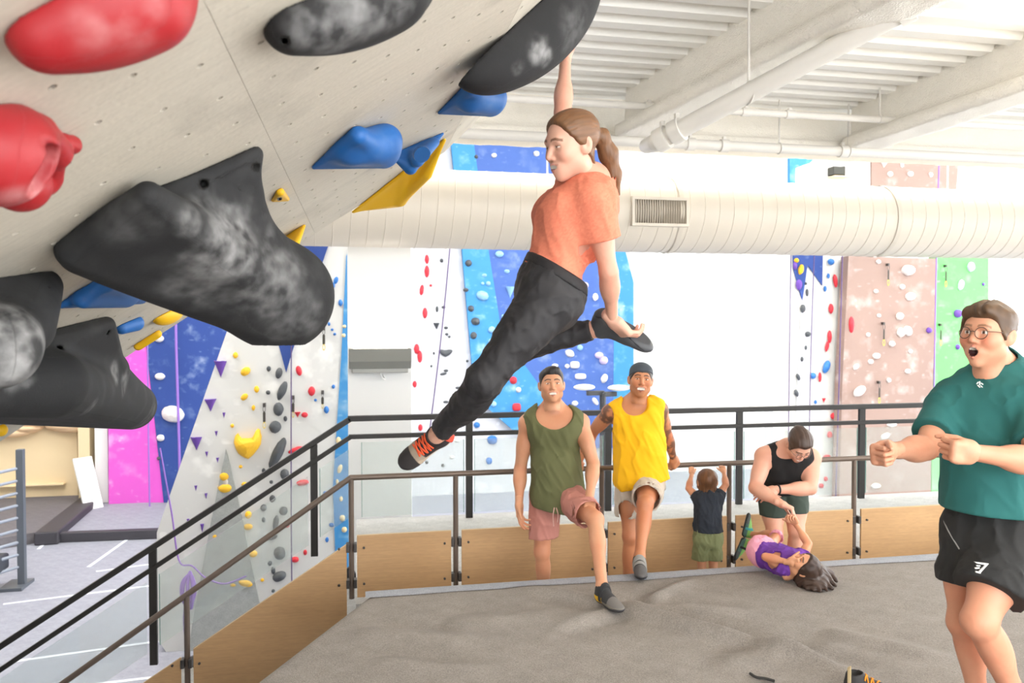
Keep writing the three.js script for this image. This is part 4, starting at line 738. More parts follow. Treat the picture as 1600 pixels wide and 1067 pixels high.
addHolds('the pale grey wall', ZM - 0.2, [
  [667, 405, 6, 14, 'r'], [667, 424, 7, 18, 'r'], [659, 453, 6, 15, 'r', 'o', -0.15], [664, 489, 7, 16, 'r'], [651, 545, 8, 15, 'r'], [656, 557, 7, 17, 'r'], [648, 600, 6, 10, 'r'], [673, 446, 4, 4, 'r'], [657, 668, 6, 10, 'r'],
  [690, 407, 5, 6, 'k'], [683, 483, 4, 9, 'k'], [693, 480, 6, 4, 'k'], [682, 510, 9, 10, 'k', 'k'], [697, 512, 6, 4, 'k'], [698, 522, 5, 4, 'k'], [702, 526, 4, 4, 'k'], [696, 550, 20, 10, 'k', 'v'], [697, 579, 7, 4, 'k'], [693, 584, 10, 4, 'k', 'o', 0.2], [730, 564, 4, 4, 'k'], [716, 606, 8, 4, 'k'], [712, 613, 4, 3, 'k'], [697, 628, 8, 4, 'k'], [708, 627, 4, 4, 'k'], [678, 552, 3, 4, 'k'], [674, 572, 3, 4, 'k'], [667, 722, 5, 5, 'k'], [692, 727, 5, 5, 'k'], [706, 714, 7, 5, 'w'], [714, 688, 9, 6, 'w'], [745, 664, 9, 9, 'b'], [769, 687, 15, 13, 'b'], [764, 720, 9, 10, 'b']]);
addHolds('the light blue wall', ZM, [
  [732, 411, 10, 10, 'k'], [728, 453, 8, 6, 'k'], [736, 482, 9, 9, 'k'], [743, 502, 13, 11, 'k'], [740, 524, 10, 11, 'k'], [754, 462, 18, 14, 'c', 'o', -0.3], [757, 430, 7, 5, 'c'], [754, 443, 5, 5, 'c'], [763, 443, 7, 7, 'c'], [768, 515, 11, 10, 'c', 'o', 0.3], [767, 533, 8, 8, 'c'], [763, 547, 12, 8, 'c'], [757, 558, 9, 8, 'c'], [802, 594, 11, 11, 'r'], [810, 609, 8, 8, 'w'], [807, 636, 13, 12, 'r', 's'], [771, 631, 9, 9, 'c']]);
addHolds('the royal blue wall', ZM - 0.02, [
  [780, 397, 13, 10, 'c'], [792, 424, 8, 6, 'c'], [797, 457, 14, 17, 'c', 'k'], [787, 495, 8, 8, 'c'], [799, 492, 8, 7, 'c'], [913, 446, 13, 11, 'l'], [930, 464, 9, 12, 'w'], [898, 495, 9, 9, 'w'], [872, 540, 18, 8, 'w', 's'], [890, 552, 15, 11, 'w', 'o', -0.5], [906, 543, 9, 9, 'c'], [867, 571, 10, 6, 'w'], [886, 572, 7, 7, 'w'], [898, 570, 14, 11, 'w', 's'], [907, 588, 17, 9, 'w', 's'], [936, 555, 13, 10, 'l'], [943, 563, 13, 13, 'l'], [944, 591, 10, 15, 'w', 'o', -0.4], [930, 526, 7, 5, 'w'], [898, 630, 10, 8, 'w'], [930, 627, 7, 13, 'w', 'o', 0.6], [772, 243, 8, 7, 'w'], [838, 240, 9, 8, 'w'], [744, 245, 6, 6, 'k']]);
addHolds('the narrow white wall', ZR - 0.36, [
  [1244, 407, 8, 8, 'y'], [1251, 421, 9, 17, 'y', 'o', -0.2], [1242, 415, 7, 13, 'p'], [1248, 445, 10, 17, 'p'], [1254, 482, 9, 14, 'k'], [1259, 443, 4, 5, 'k'], [1261, 457, 5, 12, 'k'], [1262, 522, 9, 9, 'k'], [1259, 543, 4, 8, 'k'], [1247, 589, 6, 12, 'k', 'o', 0.4], [1244, 614, 7, 13, 'k', 'o', 0.4], [1253, 561, 5, 8, 'k'], [1270, 587, 10, 10, 'b'], [1291, 573, 11, 21, 'b', 'o', -0.4], [1289, 451, 5, 10, 'b'], [1294, 431, 5, 9, 'b'], [1298, 409, 11, 10, 'b'],
  [1305, 439, 7, 22, 'r', 'o', 0.15], [1298, 482, 8, 17, 'r'], [1296, 526, 7, 20, 'r'], [1292, 541, 6, 18, 'r', 'o', -0.2], [1281, 589, 5, 16, 'r'], [1287, 626, 6, 8, 'r', 'k'], [1302, 650, 10, 11, 'r'], [1296, 679, 9, 11, 'r'], [1292, 713, 13, 6, 'r'], [1290, 748, 7, 8, 'r'], [1283, 759, 8, 8, 'r'], [1307, 565, 4, 5, 'r'], [1274, 628, 5, 7, 'b'], [1270, 766, 5, 7, 'b']]);
addHolds('the taupe wall', ZR, [
  [1330, 507, 9, 26, 'r'], [1372, 409, 9, 7, 'w'], [1418, 422, 24, 18, 'w'], [1409, 448, 10, 9, 'w'], [1368, 455, 8, 7, 'w'], [1422, 463, 18, 13, 'w', 'o', 0.2], [1373, 493, 7, 6, 'w'], [1405, 494, 13, 13, 'w', 'o', 0.6], [1407, 519, 14, 16, 'w'], [1418, 517, 13, 18, 'w', 'o', 0.5], [1356, 523, 7, 7, 'w'], [1393, 537, 11, 10, 'w'], [1422, 549, 7, 7, 'w'], [1369, 556, 13, 10, 'w'], [1360, 565, 9, 8, 'w'], [1337, 573, 12, 8, 'w', 'o', 0.8], [1418, 580, 10, 8, 'w'], [1388, 594, 8, 8, 'w'], [1342, 611, 24, 15, 'w', 'o', 0.6], [1393, 663, 18, 9, 'w'], [1383, 681, 17, 9, 'w', 'o', 0.4], [1368, 759, 18, 9, 'w'], [1396, 774, 7, 6, 'w'], [1451, 516, 10, 10, 'p']]);
addHolds('the wall above the duct', ZR - 0.35, [[1381, 255, 21, 14, 'w', 'k'], [1390, 272, 10, 9, 'w'], [1422, 272, 10, 9, 'w'], [1409, 257, 6, 10, 'w'], [1454, 273, 7, 8, 'w']]);
addHolds('the light green wall', ZR + 0.01, [[1516, 417, 13, 17, 'l'], [1501, 445, 10, 18, 'l', 'o', -0.3], [1536, 444, 5, 6, 'p'], [1496, 490, 14, 14, 'p'], [1496, 542, 8, 9, 'p']]);
{
  const ORD = ['top', 'second', 'third', 'fourth', 'fifth', 'sixth', 'seventh', 'eighth', 'ninth', 'tenth', 'eleventh', 'twelfth', 'thirteenth', 'fourteenth', 'fifteenth', 'sixteenth', 'seventeenth', 'eighteenth', 'nineteenth', 'twentieth', 'twenty-first', 'twenty-second', 'twenty-third', 'twenty-fourth', 'twenty-fifth', 'twenty-sixth'];
  const sets = {};
  for (const h of farHolds) (sets[h.where + h.c] ||= []).push(h);
  for (const k in sets) sets[k].sort((a, b) => a.py - b.py).forEach((h, i, all) => {
    const p = onZ(h.px, h.py, h.z), d = Math.abs(h.z) * 1.02, w = h.w / FOCAL * d / 2, hh = h.h / FOCAL * d / 2;
    const m = new THREE.Mesh(protoGeo(h.kind, (i + h.px) % 4), FM[h.c]); m.name = numbered('wall_hold'); m.position.copy(p); m.position.z += 0.002; m.rotation.z = h.rot; m.scale.set(w * 1.05, hh * 1.05, Math.min(w, hh) * 1.1);
    const size = h.w * h.h > 260 ? 'big ' : h.w * h.h < 50 ? 'tiny ' : '';
    tag(m, all.length === 1 ? `${size}${FC[h.c][0]} hold, only one of its colour on ${h.where}` : `${size}${FC[h.c][0]} hold, ${ORD[i]} of its colour${i ? ' from top' : ''} on ${h.where}`, 'climbing hold', `${FC[h.c][0]} holds on ${h.where}`);
    scene.add(m);
  });
}
// ropes, quickdraws
const mRope = M(rgb(150, 112, 196), { roughness: 0.8 }), mRopeD = M(rgb(96, 78, 120), { roughness: 0.8 });
const rope = (label, z, pts, r, m) => tag(mesh('climbing_rope', tubeOf(pts.map(p => onZ(p[0], p[1], p[2] || z)), r, 60, 6), m), label, 'rope', 'ropes hanging down the far walls');
rope('thick lilac rope hanging down the navy wall', ZP + 0.4, [[273, 330], [275, 520], [280, 700], [283, 850], [284, 905]], 0.035, mRope);
rope('lilac rope hanging down the pink panel into a knot', ZP + 0.5, [[230, 500], [232, 690], [234, 800], [235, 860]], 0.02, mRope);
rope('thin purple rope down the middle of the white wall', ZL + 0.25, [[456, 330], [455, 600], [455, 780], [456, 920]], 0.010, mRopeD);
rope('lilac rope slanting over the lower white wall from the purple knot', ZL + 0.4, [[250, 700], [268, 800], [282, 880], [300, 884, ZL + 0.62], [322, 903], [350, 912], [385, 900]], 0.012, mRope);
rope('thin rope along the left edge of the narrow white wall', ZR + 0.1, [[1237, 330], [1234, 520], [1231, 800]], 0.012, mRopeD);
rope('thin rope down the middle of the narrow white wall', ZR + 0.1, [[1275, 330], [1268, 520], [1262, 800]], 0.012, mRopeD);
rope('thin rope between the narrow white wall and the taupe wall', ZR + 0.15, [[1318, 330], [1312, 560], [1305, 800]], 0.014, mRopeD);
rope('lilac rope between the taupe wall and the green wall', ZR + 0.2, [[1468, 230], [1463, 420], [1458, 700]], 0.016, mRope);
rope('thin rope hanging over the pale grey wall near the light blue strip', ZM + 0.2, [[711, 300], [690, 520], [668, 700]], 0.02, mRopeD);
{ const p = onZ(293, 912, ZL + 0.4), t = thing('rope_bundle', 'purple rope coil and knot hanging at the foot of the white wall', 'rope', p); for (let i = 0; i < 5; i++) { const g = new THREE.TorusGeometry(0.14 + i * 0.012, 0.022, 8, 24); g.scale(0.7, 1.4, 1); g.rotateY(i * 0.5); g.translate(p.x + i * 0.01, p.y - 0.1, p.z); mesh('rope_loop', g, mRope, t); } mesh('rope_tail', tubeOf([p.clone(), p.clone().add(V3(-0.05, -0.6, 0)), V3(p.x + 0.02, LOW + 0.02, p.z)], 0.018, 20, 6), mRope, t); }
const quick = (label, px, y0, y1, z) => {
  const a = onZ(px, y0, z + 0.08), b = onZ(px, y1, z + 0.08), t = thing('quickdraw', label, 'quickdraw', b, 'quickdraws on the far walls'), h = a.y - b.y;
  mesh('sling', rbox(b.x - 0.02, b.x + 0.02, b.y + h * 0.28, b.y + h * 0.72, b.z - 0.006, b.z + 0.006, 0.004, 1), M(rgb(70, 66, 60), { roughness: 0.8 }), t);
  for (const [k, m] of [[0.86, mSteel], [0.14, M(rgb(222, 196, 60), { roughness: 0.5 })]]) mesh('carabiner', new THREE.TorusGeometry(0.5, 0.1, 6, 16).scale(h * 0.11, h * 0.26, h * 0.1).translate(b.x, b.y + h * k, b.z), m, t);
  mesh('hanger_plate', box(b.x - 0.02, b.x + 0.02, a.y - 0.02, a.y + 0.04, z, b.z + 0.01), mSteel, t);
};
quick('quickdraw left of the dark holds on the tall white wall', 413, 634, 669, ZL); quick('quickdraw beside the thin rope on the tall white wall', 458, 622, 652, ZL); quick('quickdraw right of the red holds on the tall white wall', 504, 614, 638, ZL); quick('quickdraw high at the right of the tall white wall', 506, 514, 547, ZL);
quick('top quickdraw on the taupe wall', 1388, 414, 446, ZR); quick('middle quickdraw on the taupe wall', 1381, 506, 540, ZR); quick('lowest quickdraw on the taupe wall', 1374, 598, 630, ZR); quick('upper quickdraw on the green wall', 1478, 416, 448, ZR); quick('lower quickdraw on the green wall', 1470, 508, 540, ZR);
// two white ledge lamps in front of the royal wall
[[913, 605, 17, 'left'], [967, 606, 18, 'right']].forEach(([px, py, w, s]) => {
  const p = at(px, py, 15), t = thing('ledge_lamp', s + ' flat oval white lamp on a dark arm before the royal blue wall', 'lamp', V3(p.x, p.y - 0.2, p.z)), r = w / FOCAL * 15;
  mesh('lamp_disc', new THREE.SphereGeometry(1, 24, 12).scale(r, 0.06, r * 0.8).translate(p.x, p.y, p.z), M(rgb(248, 244, 230), { roughness: 0.5 }), t);
  mesh('arm', [rbox(p.x + (s === 'left' ? 0.05 : -0.3), p.x + (s === 'left' ? 0.4 : -0.05), p.y - 0.16, p.y - 0.07, p.z - 0.05, p.z + 0.05, 0.01), rod(V3(p.x + (s === 'left' ? 0.35 : -0.3), LOW, p.z), V3(p.x + (s === 'left' ? 0.35 : -0.3), p.y - 0.1, p.z), 0.04, 10)], mFrame, t);
});
// ---------------------------------------------------------------- people: figures meshed from joints
const cd = (x, y, z) => RIGHT.clone().multiplyScalar(x).addScaledVector(UPV, y).addScaledVector(FWD, -z).normalize();   // right, up, towards the viewer
const J = (px, py, d) => at(px, py, d);
const lerp3 = (a, b, t) => a.clone().lerp(b, t);
const basis = (y, zHint) => { const Y = y.clone().normalize(), X = new THREE.Vector3().crossVectors(Y, zHint).normalize(), Z = new THREE.Vector3().crossVectors(X, Y); return [X, Y, Z]; };
const mSkin = M([1, 1, 1], { vertexColors: true, roughness: 0.52 });
const mHair = M([1, 1, 1], { vertexColors: true, roughness: 0.5 });
const fabric = (c, r = 0.85, o = {}) => M(c, { roughness: r, bumpMap: tx.cloth, bumpScale: 0.0006, ...o });

function handGeo(wrist, dir, palmN, right, o = {}) {
  const s = o.s || 1, curl = o.curl ?? 0.4, fl = o.fingers || [1, 1, 1, 1];
  const Y = dir.clone().normalize(), Z = palmN.clone().addScaledVector(Y, -palmN.dot(Y)).normalize(), X = new THREE.Vector3().crossVectors(Y, Z).multiplyScalar(right ? 1 : -1);
  const fs = [], k = o.fat || 1;
  const palm = uni(0.02, rbx(V3(0, 0.05, 0), [0.038, 0.046, 0.0135], null, 0.013), cap(V3(0.022, 0.018, 0.006), V3(0.03, 0.05, 0.008), 0.017, 0.014), cap(V3(-0.026, 0.02, 0.005), V3(-0.028, 0.06, 0.005), 0.014, 0.013), cap(V3(0, -0.03, 0), V3(0, 0.02, 0), 0.026 * k, 0.028));
  const base = [[0.029, 0.092], [0.0095, 0.097], [-0.0105, 0.093], [-0.029, 0.084]], len = [[0.043, 0.027, 0.021], [0.047, 0.031, 0.022], [0.043, 0.029, 0.021], [0.034, 0.022, 0.019]];
  base.forEach(([bx, by], i) => {
    let p = V3(bx, by - 0.012, 0), a = 0; const c = curl * fl[i] + (o.vary ? 0.08 * (i - 1.5) : 0), sp = (1.5 - i) * (o.spread ?? 0.05);
    [1.35, 1.6, 1.1].forEach((m, q) => { a += c * m; const d = V3(Math.sin(sp) * Math.cos(a), Math.cos(a) * Math.cos(sp), Math.sin(a)), n = p.clone().addScaledVector(d, len[i][q] + (q ? 0 : 0.012)); fs.push(cap(p, n, (0.0098 - q * 0.0011) * k, (0.0092 - q * 0.0013) * k)); p = n; });
  });
  { const c = o.thumb ?? 0.4; let p = V3(0.028, 0.022, 0.006), d = V3(0.75 - 0.55 * c, 0.72, 0.18 + 0.75 * c).normalize(); [[0.042, 0.013], [0.034, 0.0112], [0.026, 0.0098]].forEach(([l, r], q) => { const n = p.clone().addScaledVector(d, l); fs.push(cap(p, n, r * k, (r - 0.0015) * k)); p = n; d = d.clone().add(V3(-0.35 * c, 0.05, 0.18 * c)).normalize(); }); }
  const f = (x, y, z) => { let d = 1; for (const g of fs) d = Math.min(d, g(x, y, z)); return smin(palm(x, y, z), d, 0.008); };
  const skin = o.skin, g = nets(f, V3(-0.07, -0.07, -0.06), V3(0.09, 0.22, 0.11), 0.0036, (x, y, z) => mixc(skin, [skin[0] * 0.96, skin[1] * 0.72, skin[2] * 0.66], clamp(0.55 * sstep(0.08, 0.16, y) + 0.5 * (fbm(x * 60, y * 60, z * 60, 2) - 0.4))));
  g.applyMatrix4(new THREE.Matrix4().makeBasis(X, Y, Z).scale(V3(s, s, s)).setPosition(wrist));
  if (!right) { const ix = g.index.array; for (let i = 0; i < ix.length; i += 3) { const q = ix[i]; ix[i] = ix[i + 1]; ix[i + 1] = q; } }
  g.computeVertexNormals(); return g;
}

// head in its own axes: y up, z out of the face, centre between the ears
function headGeo(c, face, up, o) {
  const Z = face.clone().normalize(), Y = up.clone().addScaledVector(Z, -up.dot(Z)).normalize(), X = new THREE.Vector3().crossVectors(Y, Z), s = o.s || 1;
  const mat = new THREE.Matrix4().makeBasis(X, Y, Z).scale(V3(s, s, s)).setPosition(c);
  const jw = o.jaw || 1, mw = o.mouthW || 0.022, open = o.open || 0, sm = o.smile || 0, my = -0.064;
  const both = f => [f(-1), f(1)];
  const base = uni(0.035, ell(V3(0, 0.04, -0.014), [0.077, 0.076, 0.095]), ell(V3(0, -0.005, 0.02), [0.063 * jw, 0.086, 0.069]), ell(V3(0, -0.062 - open * 0.4, 0.024), [0.052 * jw, 0.048, 0.058]), sph(V3(0, -0.099 - open * 0.7, 0.062), 0.018), ...both(q => sph(V3(q * 0.043 * jw, -0.02 + sm * 0.003, 0.05), 0.024)), ...both(q => sph(V3(q * 0.048 * jw, -0.062, 0.002), 0.02)), cap(V3(0, -0.05, -0.022), V3(0, -0.15, -0.038), 0.052 * (o.neck || 1), 0.056 * (o.neck || 1)));
  const brow = cap(V3(-0.032, 0.023, 0.077), V3(0.032, 0.023, 0.077), 0.011);
  const nose = uni(0.008, cap(V3(0, 0.014, 0.083), V3(0, -0.029, 0.104), 0.0072, 0.0112), ...both(q => sph(V3(q * 0.0115, -0.033, 0.093), 0.0085)));
  const cheeks = uni(0.01, ...both(q => ell(V3(q * 0.038, -0.034 + sm * 0.006, 0.062), [0.02, 0.017, 0.02])));
  const sockets = both(q => ell(V3(q * 0.0315, 0.003, 0.095), [0.0185, 0.011, 0.014])), eyes = both(q => sph(V3(q * 0.0315, 0.003, 0.0735), 0.0132));
  const muzzle = ell(V3(0, -0.066 - open * 0.2, 0.07), [0.03, 0.022, 0.021]);
  const cy = my - open * 0.5, upL = uni(0.004, cap(V3(-mw, my + sm * 0.005, 0.081), V3(0, my + 0.0045 + open * 0.35, 0.0935), 0.0042, 0.0052), cap(V3(mw, my + sm * 0.005, 0.081), V3(0, my + 0.0045 + open * 0.35, 0.0935), 0.0042, 0.0052));
  const loL = uni(0.004, cap(V3(-mw, my + sm * 0.004, 0.081), V3(0, my - 0.0065 - open * 1.15 - sm * 0.004, 0.0905), 0.004, 0.0058), cap(V3(mw, my + sm * 0.004, 0.081), V3(0, my - 0.0065 - open * 1.15 - sm * 0.004, 0.0905), 0.004, 0.0058));
  const cav = ell(V3(0, cy - sm * 0.001, 0.095), [mw * 0.9, 0.002 + open * 0.72 + sm * 0.0034, 0.011 + open * 0.8]);
  const ears = both(q => ell(V3(q * 0.0805 * (0.5 + 0.5 * jw), -0.006, -0.012), [0.009, 0.033, 0.021], basis(V3(q * 0.15, 1, -0.2), V3(-q * 0.45, 0, 1)))), earc = both(q => ell(V3(q * 0.091 * (0.5 + 0.5 * jw), -0.002, -0.004), [0.008, 0.018, 0.010]));
  const f = (x, y, z) => {
    let d = smin(base(x, y, z), brow(x, y, z), 0.022); d = smin(d, cheeks(x, y, z), 0.02); d = smin(d, muzzle(x, y, z), 0.018);
    d = smax(d, -Math.min(sockets[0](x, y, z), sockets[1](x, y, z)), 0.014); d = smin(d, nose(x, y, z), 0.010);
    d = Math.min(d, eyes[0](x, y, z), eyes[1](x, y, z));
    d = smin(d, Math.min(upL(x, y, z), loL(x, y, z)), 0.005);
    if (open || sm) d = smax(d, -cav(x, y, z), 0.003);
    let e = Math.min(ears[0](x, y, z), ears[1](x, y, z)); e = smax(e, -Math.min(earc[0](x, y, z), earc[1](x, y, z)), 0.006);
    return smin(d, e, 0.008);
  };
  const sk = o.skin, lip = mixc(sk, rgb(178, 84, 82), o.lip ?? 0.5), iris = o.iris || rgb(52, 34, 24), bc = o.brow || rgb(40, 28, 22), lid = o.lid ?? 0.0045, gz = o.gaze || [0, 0];
  const color = (x, y, z) => {
    if ((open || sm) && cav(x, y, z) < 0.0016) return open > 0.008 ? (y > cy + open * 0.45 && z > 0.07 ? rgb(226, 220, 208) : rgb(58, 16, 16)) : (y > cy - 0.003 - sm * 0.0025 ? rgb(228, 222, 210) : rgb(96, 34, 34));
    for (const q of [-1, 1]) { const ex = x - q * 0.0315, ey = y - 0.003; if (eyes[q < 0 ? 0 : 1](x, y, z) < 0.0012 && z > 0.076) { if (ey > lid + 0.0008 || ey < -lid) return mixc(sk, [sk[0] * 0.72, sk[1] * 0.6, sk[2] * 0.55], 0.25).map((v, i) => ey > 0 && ey < lid + 0.0034 ? v * 0.25 + 0.6 * bc[i] : v); const r = Math.hypot(ex - gz[0], ey - gz[1]); return r < 0.0062 ? iris : rgb(228, 222, 216); } }
    let c = sk;
    if (Math.min(upL(x, y, z), loL(x, y, z)) < 0.0016 && Math.abs(x) < mw + 0.002) c = lip;
    const ax = Math.abs(x), by = 0.0275 + 0.004 * Math.sin(clamp((ax - 0.012) / 0.04) * 3.1) - 0.004 * clamp((ax - 0.034) / 0.02);
    if (z > 0.04 && ax > 0.011 && ax < 0.053) c = mixc(c, bc, sstep(0.0058, 0.003, Math.abs(y - by)) * (o.browK ?? 0.9));
    const bl = Math.exp(-((ax - 0.042) ** 2 + (y + 0.028) ** 2) / 0.0005) * (z > 0 ? 1 : 0); c = mixc(c, [sk[0], sk[1] * 0.62, sk[2] * 0.58], 0.35 * bl + (o.ruddy || 0) * bl + 0.22 * Math.exp(-(x * x + (y + 0.03) ** 2) / 0.0003) * (z > 0.08 ? 1 : 0));
    if (o.stubble && z > -0.02 && y < -0.045 + 0.3 * Math.max(0, -z + 0.02)) c = mixc(c, bc, o.stubble * sstep(-0.04, -0.06, y) * (0.6 + 0.8 * h3(x * 2000, y * 2000, z * 2000)));
    return mixc(c, [c[0] * 0.9, c[1] * 0.78, c[2] * 0.74], 0.5 * Math.max(0, fbm(x * 40, y * 40, z * 40, 3) - 0.5));
  };
  const g = nets(f, V3(-0.1, -0.175, -0.125), V3(0.1, 0.14, 0.13), 0.0036, color); g.applyMatrix4(mat); g.computeVertexNormals();
  return { g, mat, base };
}
// hair in head axes: fn returns the distance; strands are ridges along `flow`
function hairGeo(mat, f, lo, hi, col, o = {}) {
  const A = o.amp ?? 0.004, fr = o.freq || 90, dirf = o.flow || ((x, y, z) => [x, z]);
  const fd = (x, y, z) => { let d = f(x, y, z); if (o.ears) d = smax(d, 0.027 - Math.hypot((Math.abs(x) - 0.087) * 0.8, (y + 0.012) * 0.8, z + 0.012), 0.008); if (d > 0.03 || d < -0.03) return d; const [a, b] = dirf(x, y, z); return d - A * (vn(a * fr + 50, b * fr * (o.an ?? 1) + 50, 3.3) - 0.45) - A * 1.2 * (fbm(x * 26, y * 26, z * 26, 2) - 0.5); };
  const g = nets(fd, lo, hi, o.cell || 0.0042, (x, y, z) => { const [a, b] = dirf(x, y, z); const n = vn(a * fr * 1.7 + 9, b * fr * 1.7 * (o.an ?? 1) + 9, 7.7); return mixc(col, o.tip || [col[0] * 2.1, col[1] * 2.0, col[2] * 1.9], clamp(0.1 + 0.75 * n * n + 0.25 * (fbm(x * 30, y * 30, z * 30, 2) - 0.5))); });
  g.applyMatrix4(mat); g.computeVertexNormals(); return g;
}

// whole figure from joints; returns its fields so that clothes can follow them
function figure(o) {
  const j = o.j, s = o.s || 1, b = Object.assign({ chest: 1, waist: 1, hip: 1, arm: 1, leg: 1 }, o.build);
  const side = j.shL.clone().sub(j.shR).normalize(), up = j.neck.clone().sub(j.pelvis).normalize(), fw = new THREE.Vector3().crossVectors(side, up).normalize(), X = new THREE.Vector3().crossVectors(up, fw), B = [X, up, fw];
  const ps = j.hipL.clone().sub(j.hipR).normalize(), pf = new THREE.Vector3().crossVectors(ps, up).normalize(), PB = [ps, new THREE.Vector3().crossVectors(pf, ps), pf];
  const T = t => lerp3(j.pelvis, j.neck, t), A = (p, x, y, z) => p.clone().addScaledVector(X, x * s).addScaledVector(up, y * s).addScaledVector(fw, z * s);
  const tl = j.neck.distanceTo(j.pelvis) / (0.52 * s), mid = lerp3(j.shL, j.shR, 0.5), inL = lerp3(j.shL, mid, 0.25), inR = lerp3(j.shR, mid, 0.25);
  const parts = [ell(A(T(0.68), 0, 0, 0), [0.158 * s * b.chest, 0.175 * s * tl, 0.112 * s * b.chest], B), ell(A(T(0.36), 0, 0, 0), [0.136 * s * b.waist, 0.15 * s * tl, 0.1 * s * b.waist], B), ell(j.pelvis, [0.155 * s * b.hip, 0.115 * s, 0.108 * s * b.hip], PB), cap(inL, inR, 0.068 * s, 0.068 * s), cap(A(j.neck, 0, 0.03, -0.015), lerp3(j.neck, j.shL, 0.62), 0.05 * s, 0.05 * s), cap(A(j.neck, 0, 0.03, -0.015), lerp3(j.neck, j.shR, 0.62), 0.05 * s, 0.05 * s)];
  if (o.pecs) for (const q of [-1, 1]) parts.push(ell(A(T(0.76), q * 0.068, 0, 0.072), [0.075 * s, 0.058 * s, 0.045 * s], B));
  if (o.bust) for (const q of [-1, 1]) parts.push(ell(A(T(0.66), q * 0.068, 0, 0.078), [0.062 * s * o.bust, 0.066 * s * o.bust, 0.06 * s * o.bust], B));
  for (const q of [-1, 1]) parts.push(ell(j.pelvis.clone().addScaledVector(ps, q * 0.065 * s).addScaledVector(pf, -0.055 * s).addScaledVector(up, -0.03 * s), [0.082 * s * b.hip, 0.09 * s, 0.075 * s * b.hip], PB));
  const torso = uni(0.07 * s, ...parts);
  const limb = (a, m, e, r0, r1, r2, r3, bulge) => uni(0.03 * s, cap(a, m, r0, r1), cap(m, e, r2, r3), ...bulge);
  const arm = ['L', 'R'].map(q => {
    const sh = j['sh' + q], el = j['el' + q], wr = j['wr' + q], k = s * b.arm;
    return { up: uni(0.02 * s, sph(sh, 0.062 * k), cap(sh, el, 0.052 * k, 0.04 * k), ell(lerp3(sh, el, 0.45), [0.05 * k, 0.1 * k, 0.05 * k], basis(el.clone().sub(sh), V3(0.3, 0.2, 1)))), lo: uni(0.02 * s, cap(el, wr, 0.04 * k, 0.026 * k), ell(lerp3(el, wr, 0.28), [0.046 * k, 0.085 * k, 0.044 * k], basis(wr.clone().sub(el), V3(0.3, 0.2, 1)))) };
  });
  const leg = ['L', 'R'].map(q => {
    const h = j['hip' + q], kn = j['kn' + q], an = j['an' + q], k = s * b.leg, back = new THREE.Vector3().crossVectors(ps, kn.clone().sub(an).normalize()).normalize().negate();
    return { th: uni(0.03 * s, cap(h, kn, 0.088 * k, 0.056 * k), ell(lerp3(h, kn, 0.3), [0.09 * k, 0.17 * k, 0.092 * k], basis(kn.clone().sub(h), V3(0.2, 0.3, 1))), sph(kn.clone().addScaledVector(back, -0.006), 0.053 * k)), sh: uni(0.03 * s, cap(kn, an, 0.05 * k, 0.034 * k), ell(lerp3(kn, an, 0.3).addScaledVector(back, 0.02 * k), [0.05 * k, 0.12 * k, 0.05 * k], basis(an.clone().sub(kn), back)), sph(an, 0.038 * k)) };
  });
  const neckf = cap(j.neck.clone().addScaledVector(up, -0.02), j.headBase || lerp3(j.neck, j.head, 0.75), 0.058 * s * (o.neckR || 1), 0.052 * s * (o.neckR || 1));
  const F = { torso, arm, leg, neckf, up, side: X, fw, T, A, j, s, PB };
  F.all = (x, y, z) => {
    let d = smin(torso(x, y, z), neckf(x, y, z), 0.04 * s);
    for (const a of arm) d = smin(d, smin(a.up(x, y, z), a.lo(x, y, z), 0.015 * s), 0.035 * s);
    const l0 = smin(leg[0].th(x, y, z), leg[0].sh(x, y, z), 0.015 * s), l1 = smin(leg[1].th(x, y, z), leg[1].sh(x, y, z), 0.015 * s);
    return smin(d, Math.min(l0, l1), 0.04 * s);
  };
  return F;
}
function person(name, label, o) {
  const F = figure(o), j = o.j, pts = Object.values(j), [lo, hi] = bounds(pts, 0.19 * (o.s || 1));
  const base = j.anR.clone().lerp(j.anL, 0.5); const t = thing('person', label, 'person', base);
  const sk = o.skin, col = (x, y, z) => { let c = mixc(sk, [sk[0] * 0.95, sk[1] * 0.72, sk[2] * 0.66], clamp(0.25 + 1.3 * (fbm(x * 9, y * 9, z * 9, 3) - 0.5))); for (const q of ['knL', 'knR', 'elL', 'elR']) { const p = j[q], d = Math.hypot(x - p.x, y - p.y, z - p.z); if (d < 0.08) c = mixc(c, [sk[0] * 0.95, sk[1] * 0.66, sk[2] * 0.6], 0.4 * sstep(0.08, 0.03, d)); } return o.tattoo ? o.tattoo(x, y, z, c) : c; };
  const body = nets(F.all, lo, hi, o.cell || 0.0115, col), hd = headGeo(j.head, o.head.face, o.head.up, { skin: sk, ...o.head });
  const geos = [body, hd.g, ...o.hands.map(h => handGeo(h.at, h.dir, h.palm, h.right, { skin: sk, ...h }))];
  mesh('body', mergeGeometries(geos), mSkin, t, true);
  return { t, F, H: hd.mat, base: hd.base };
}
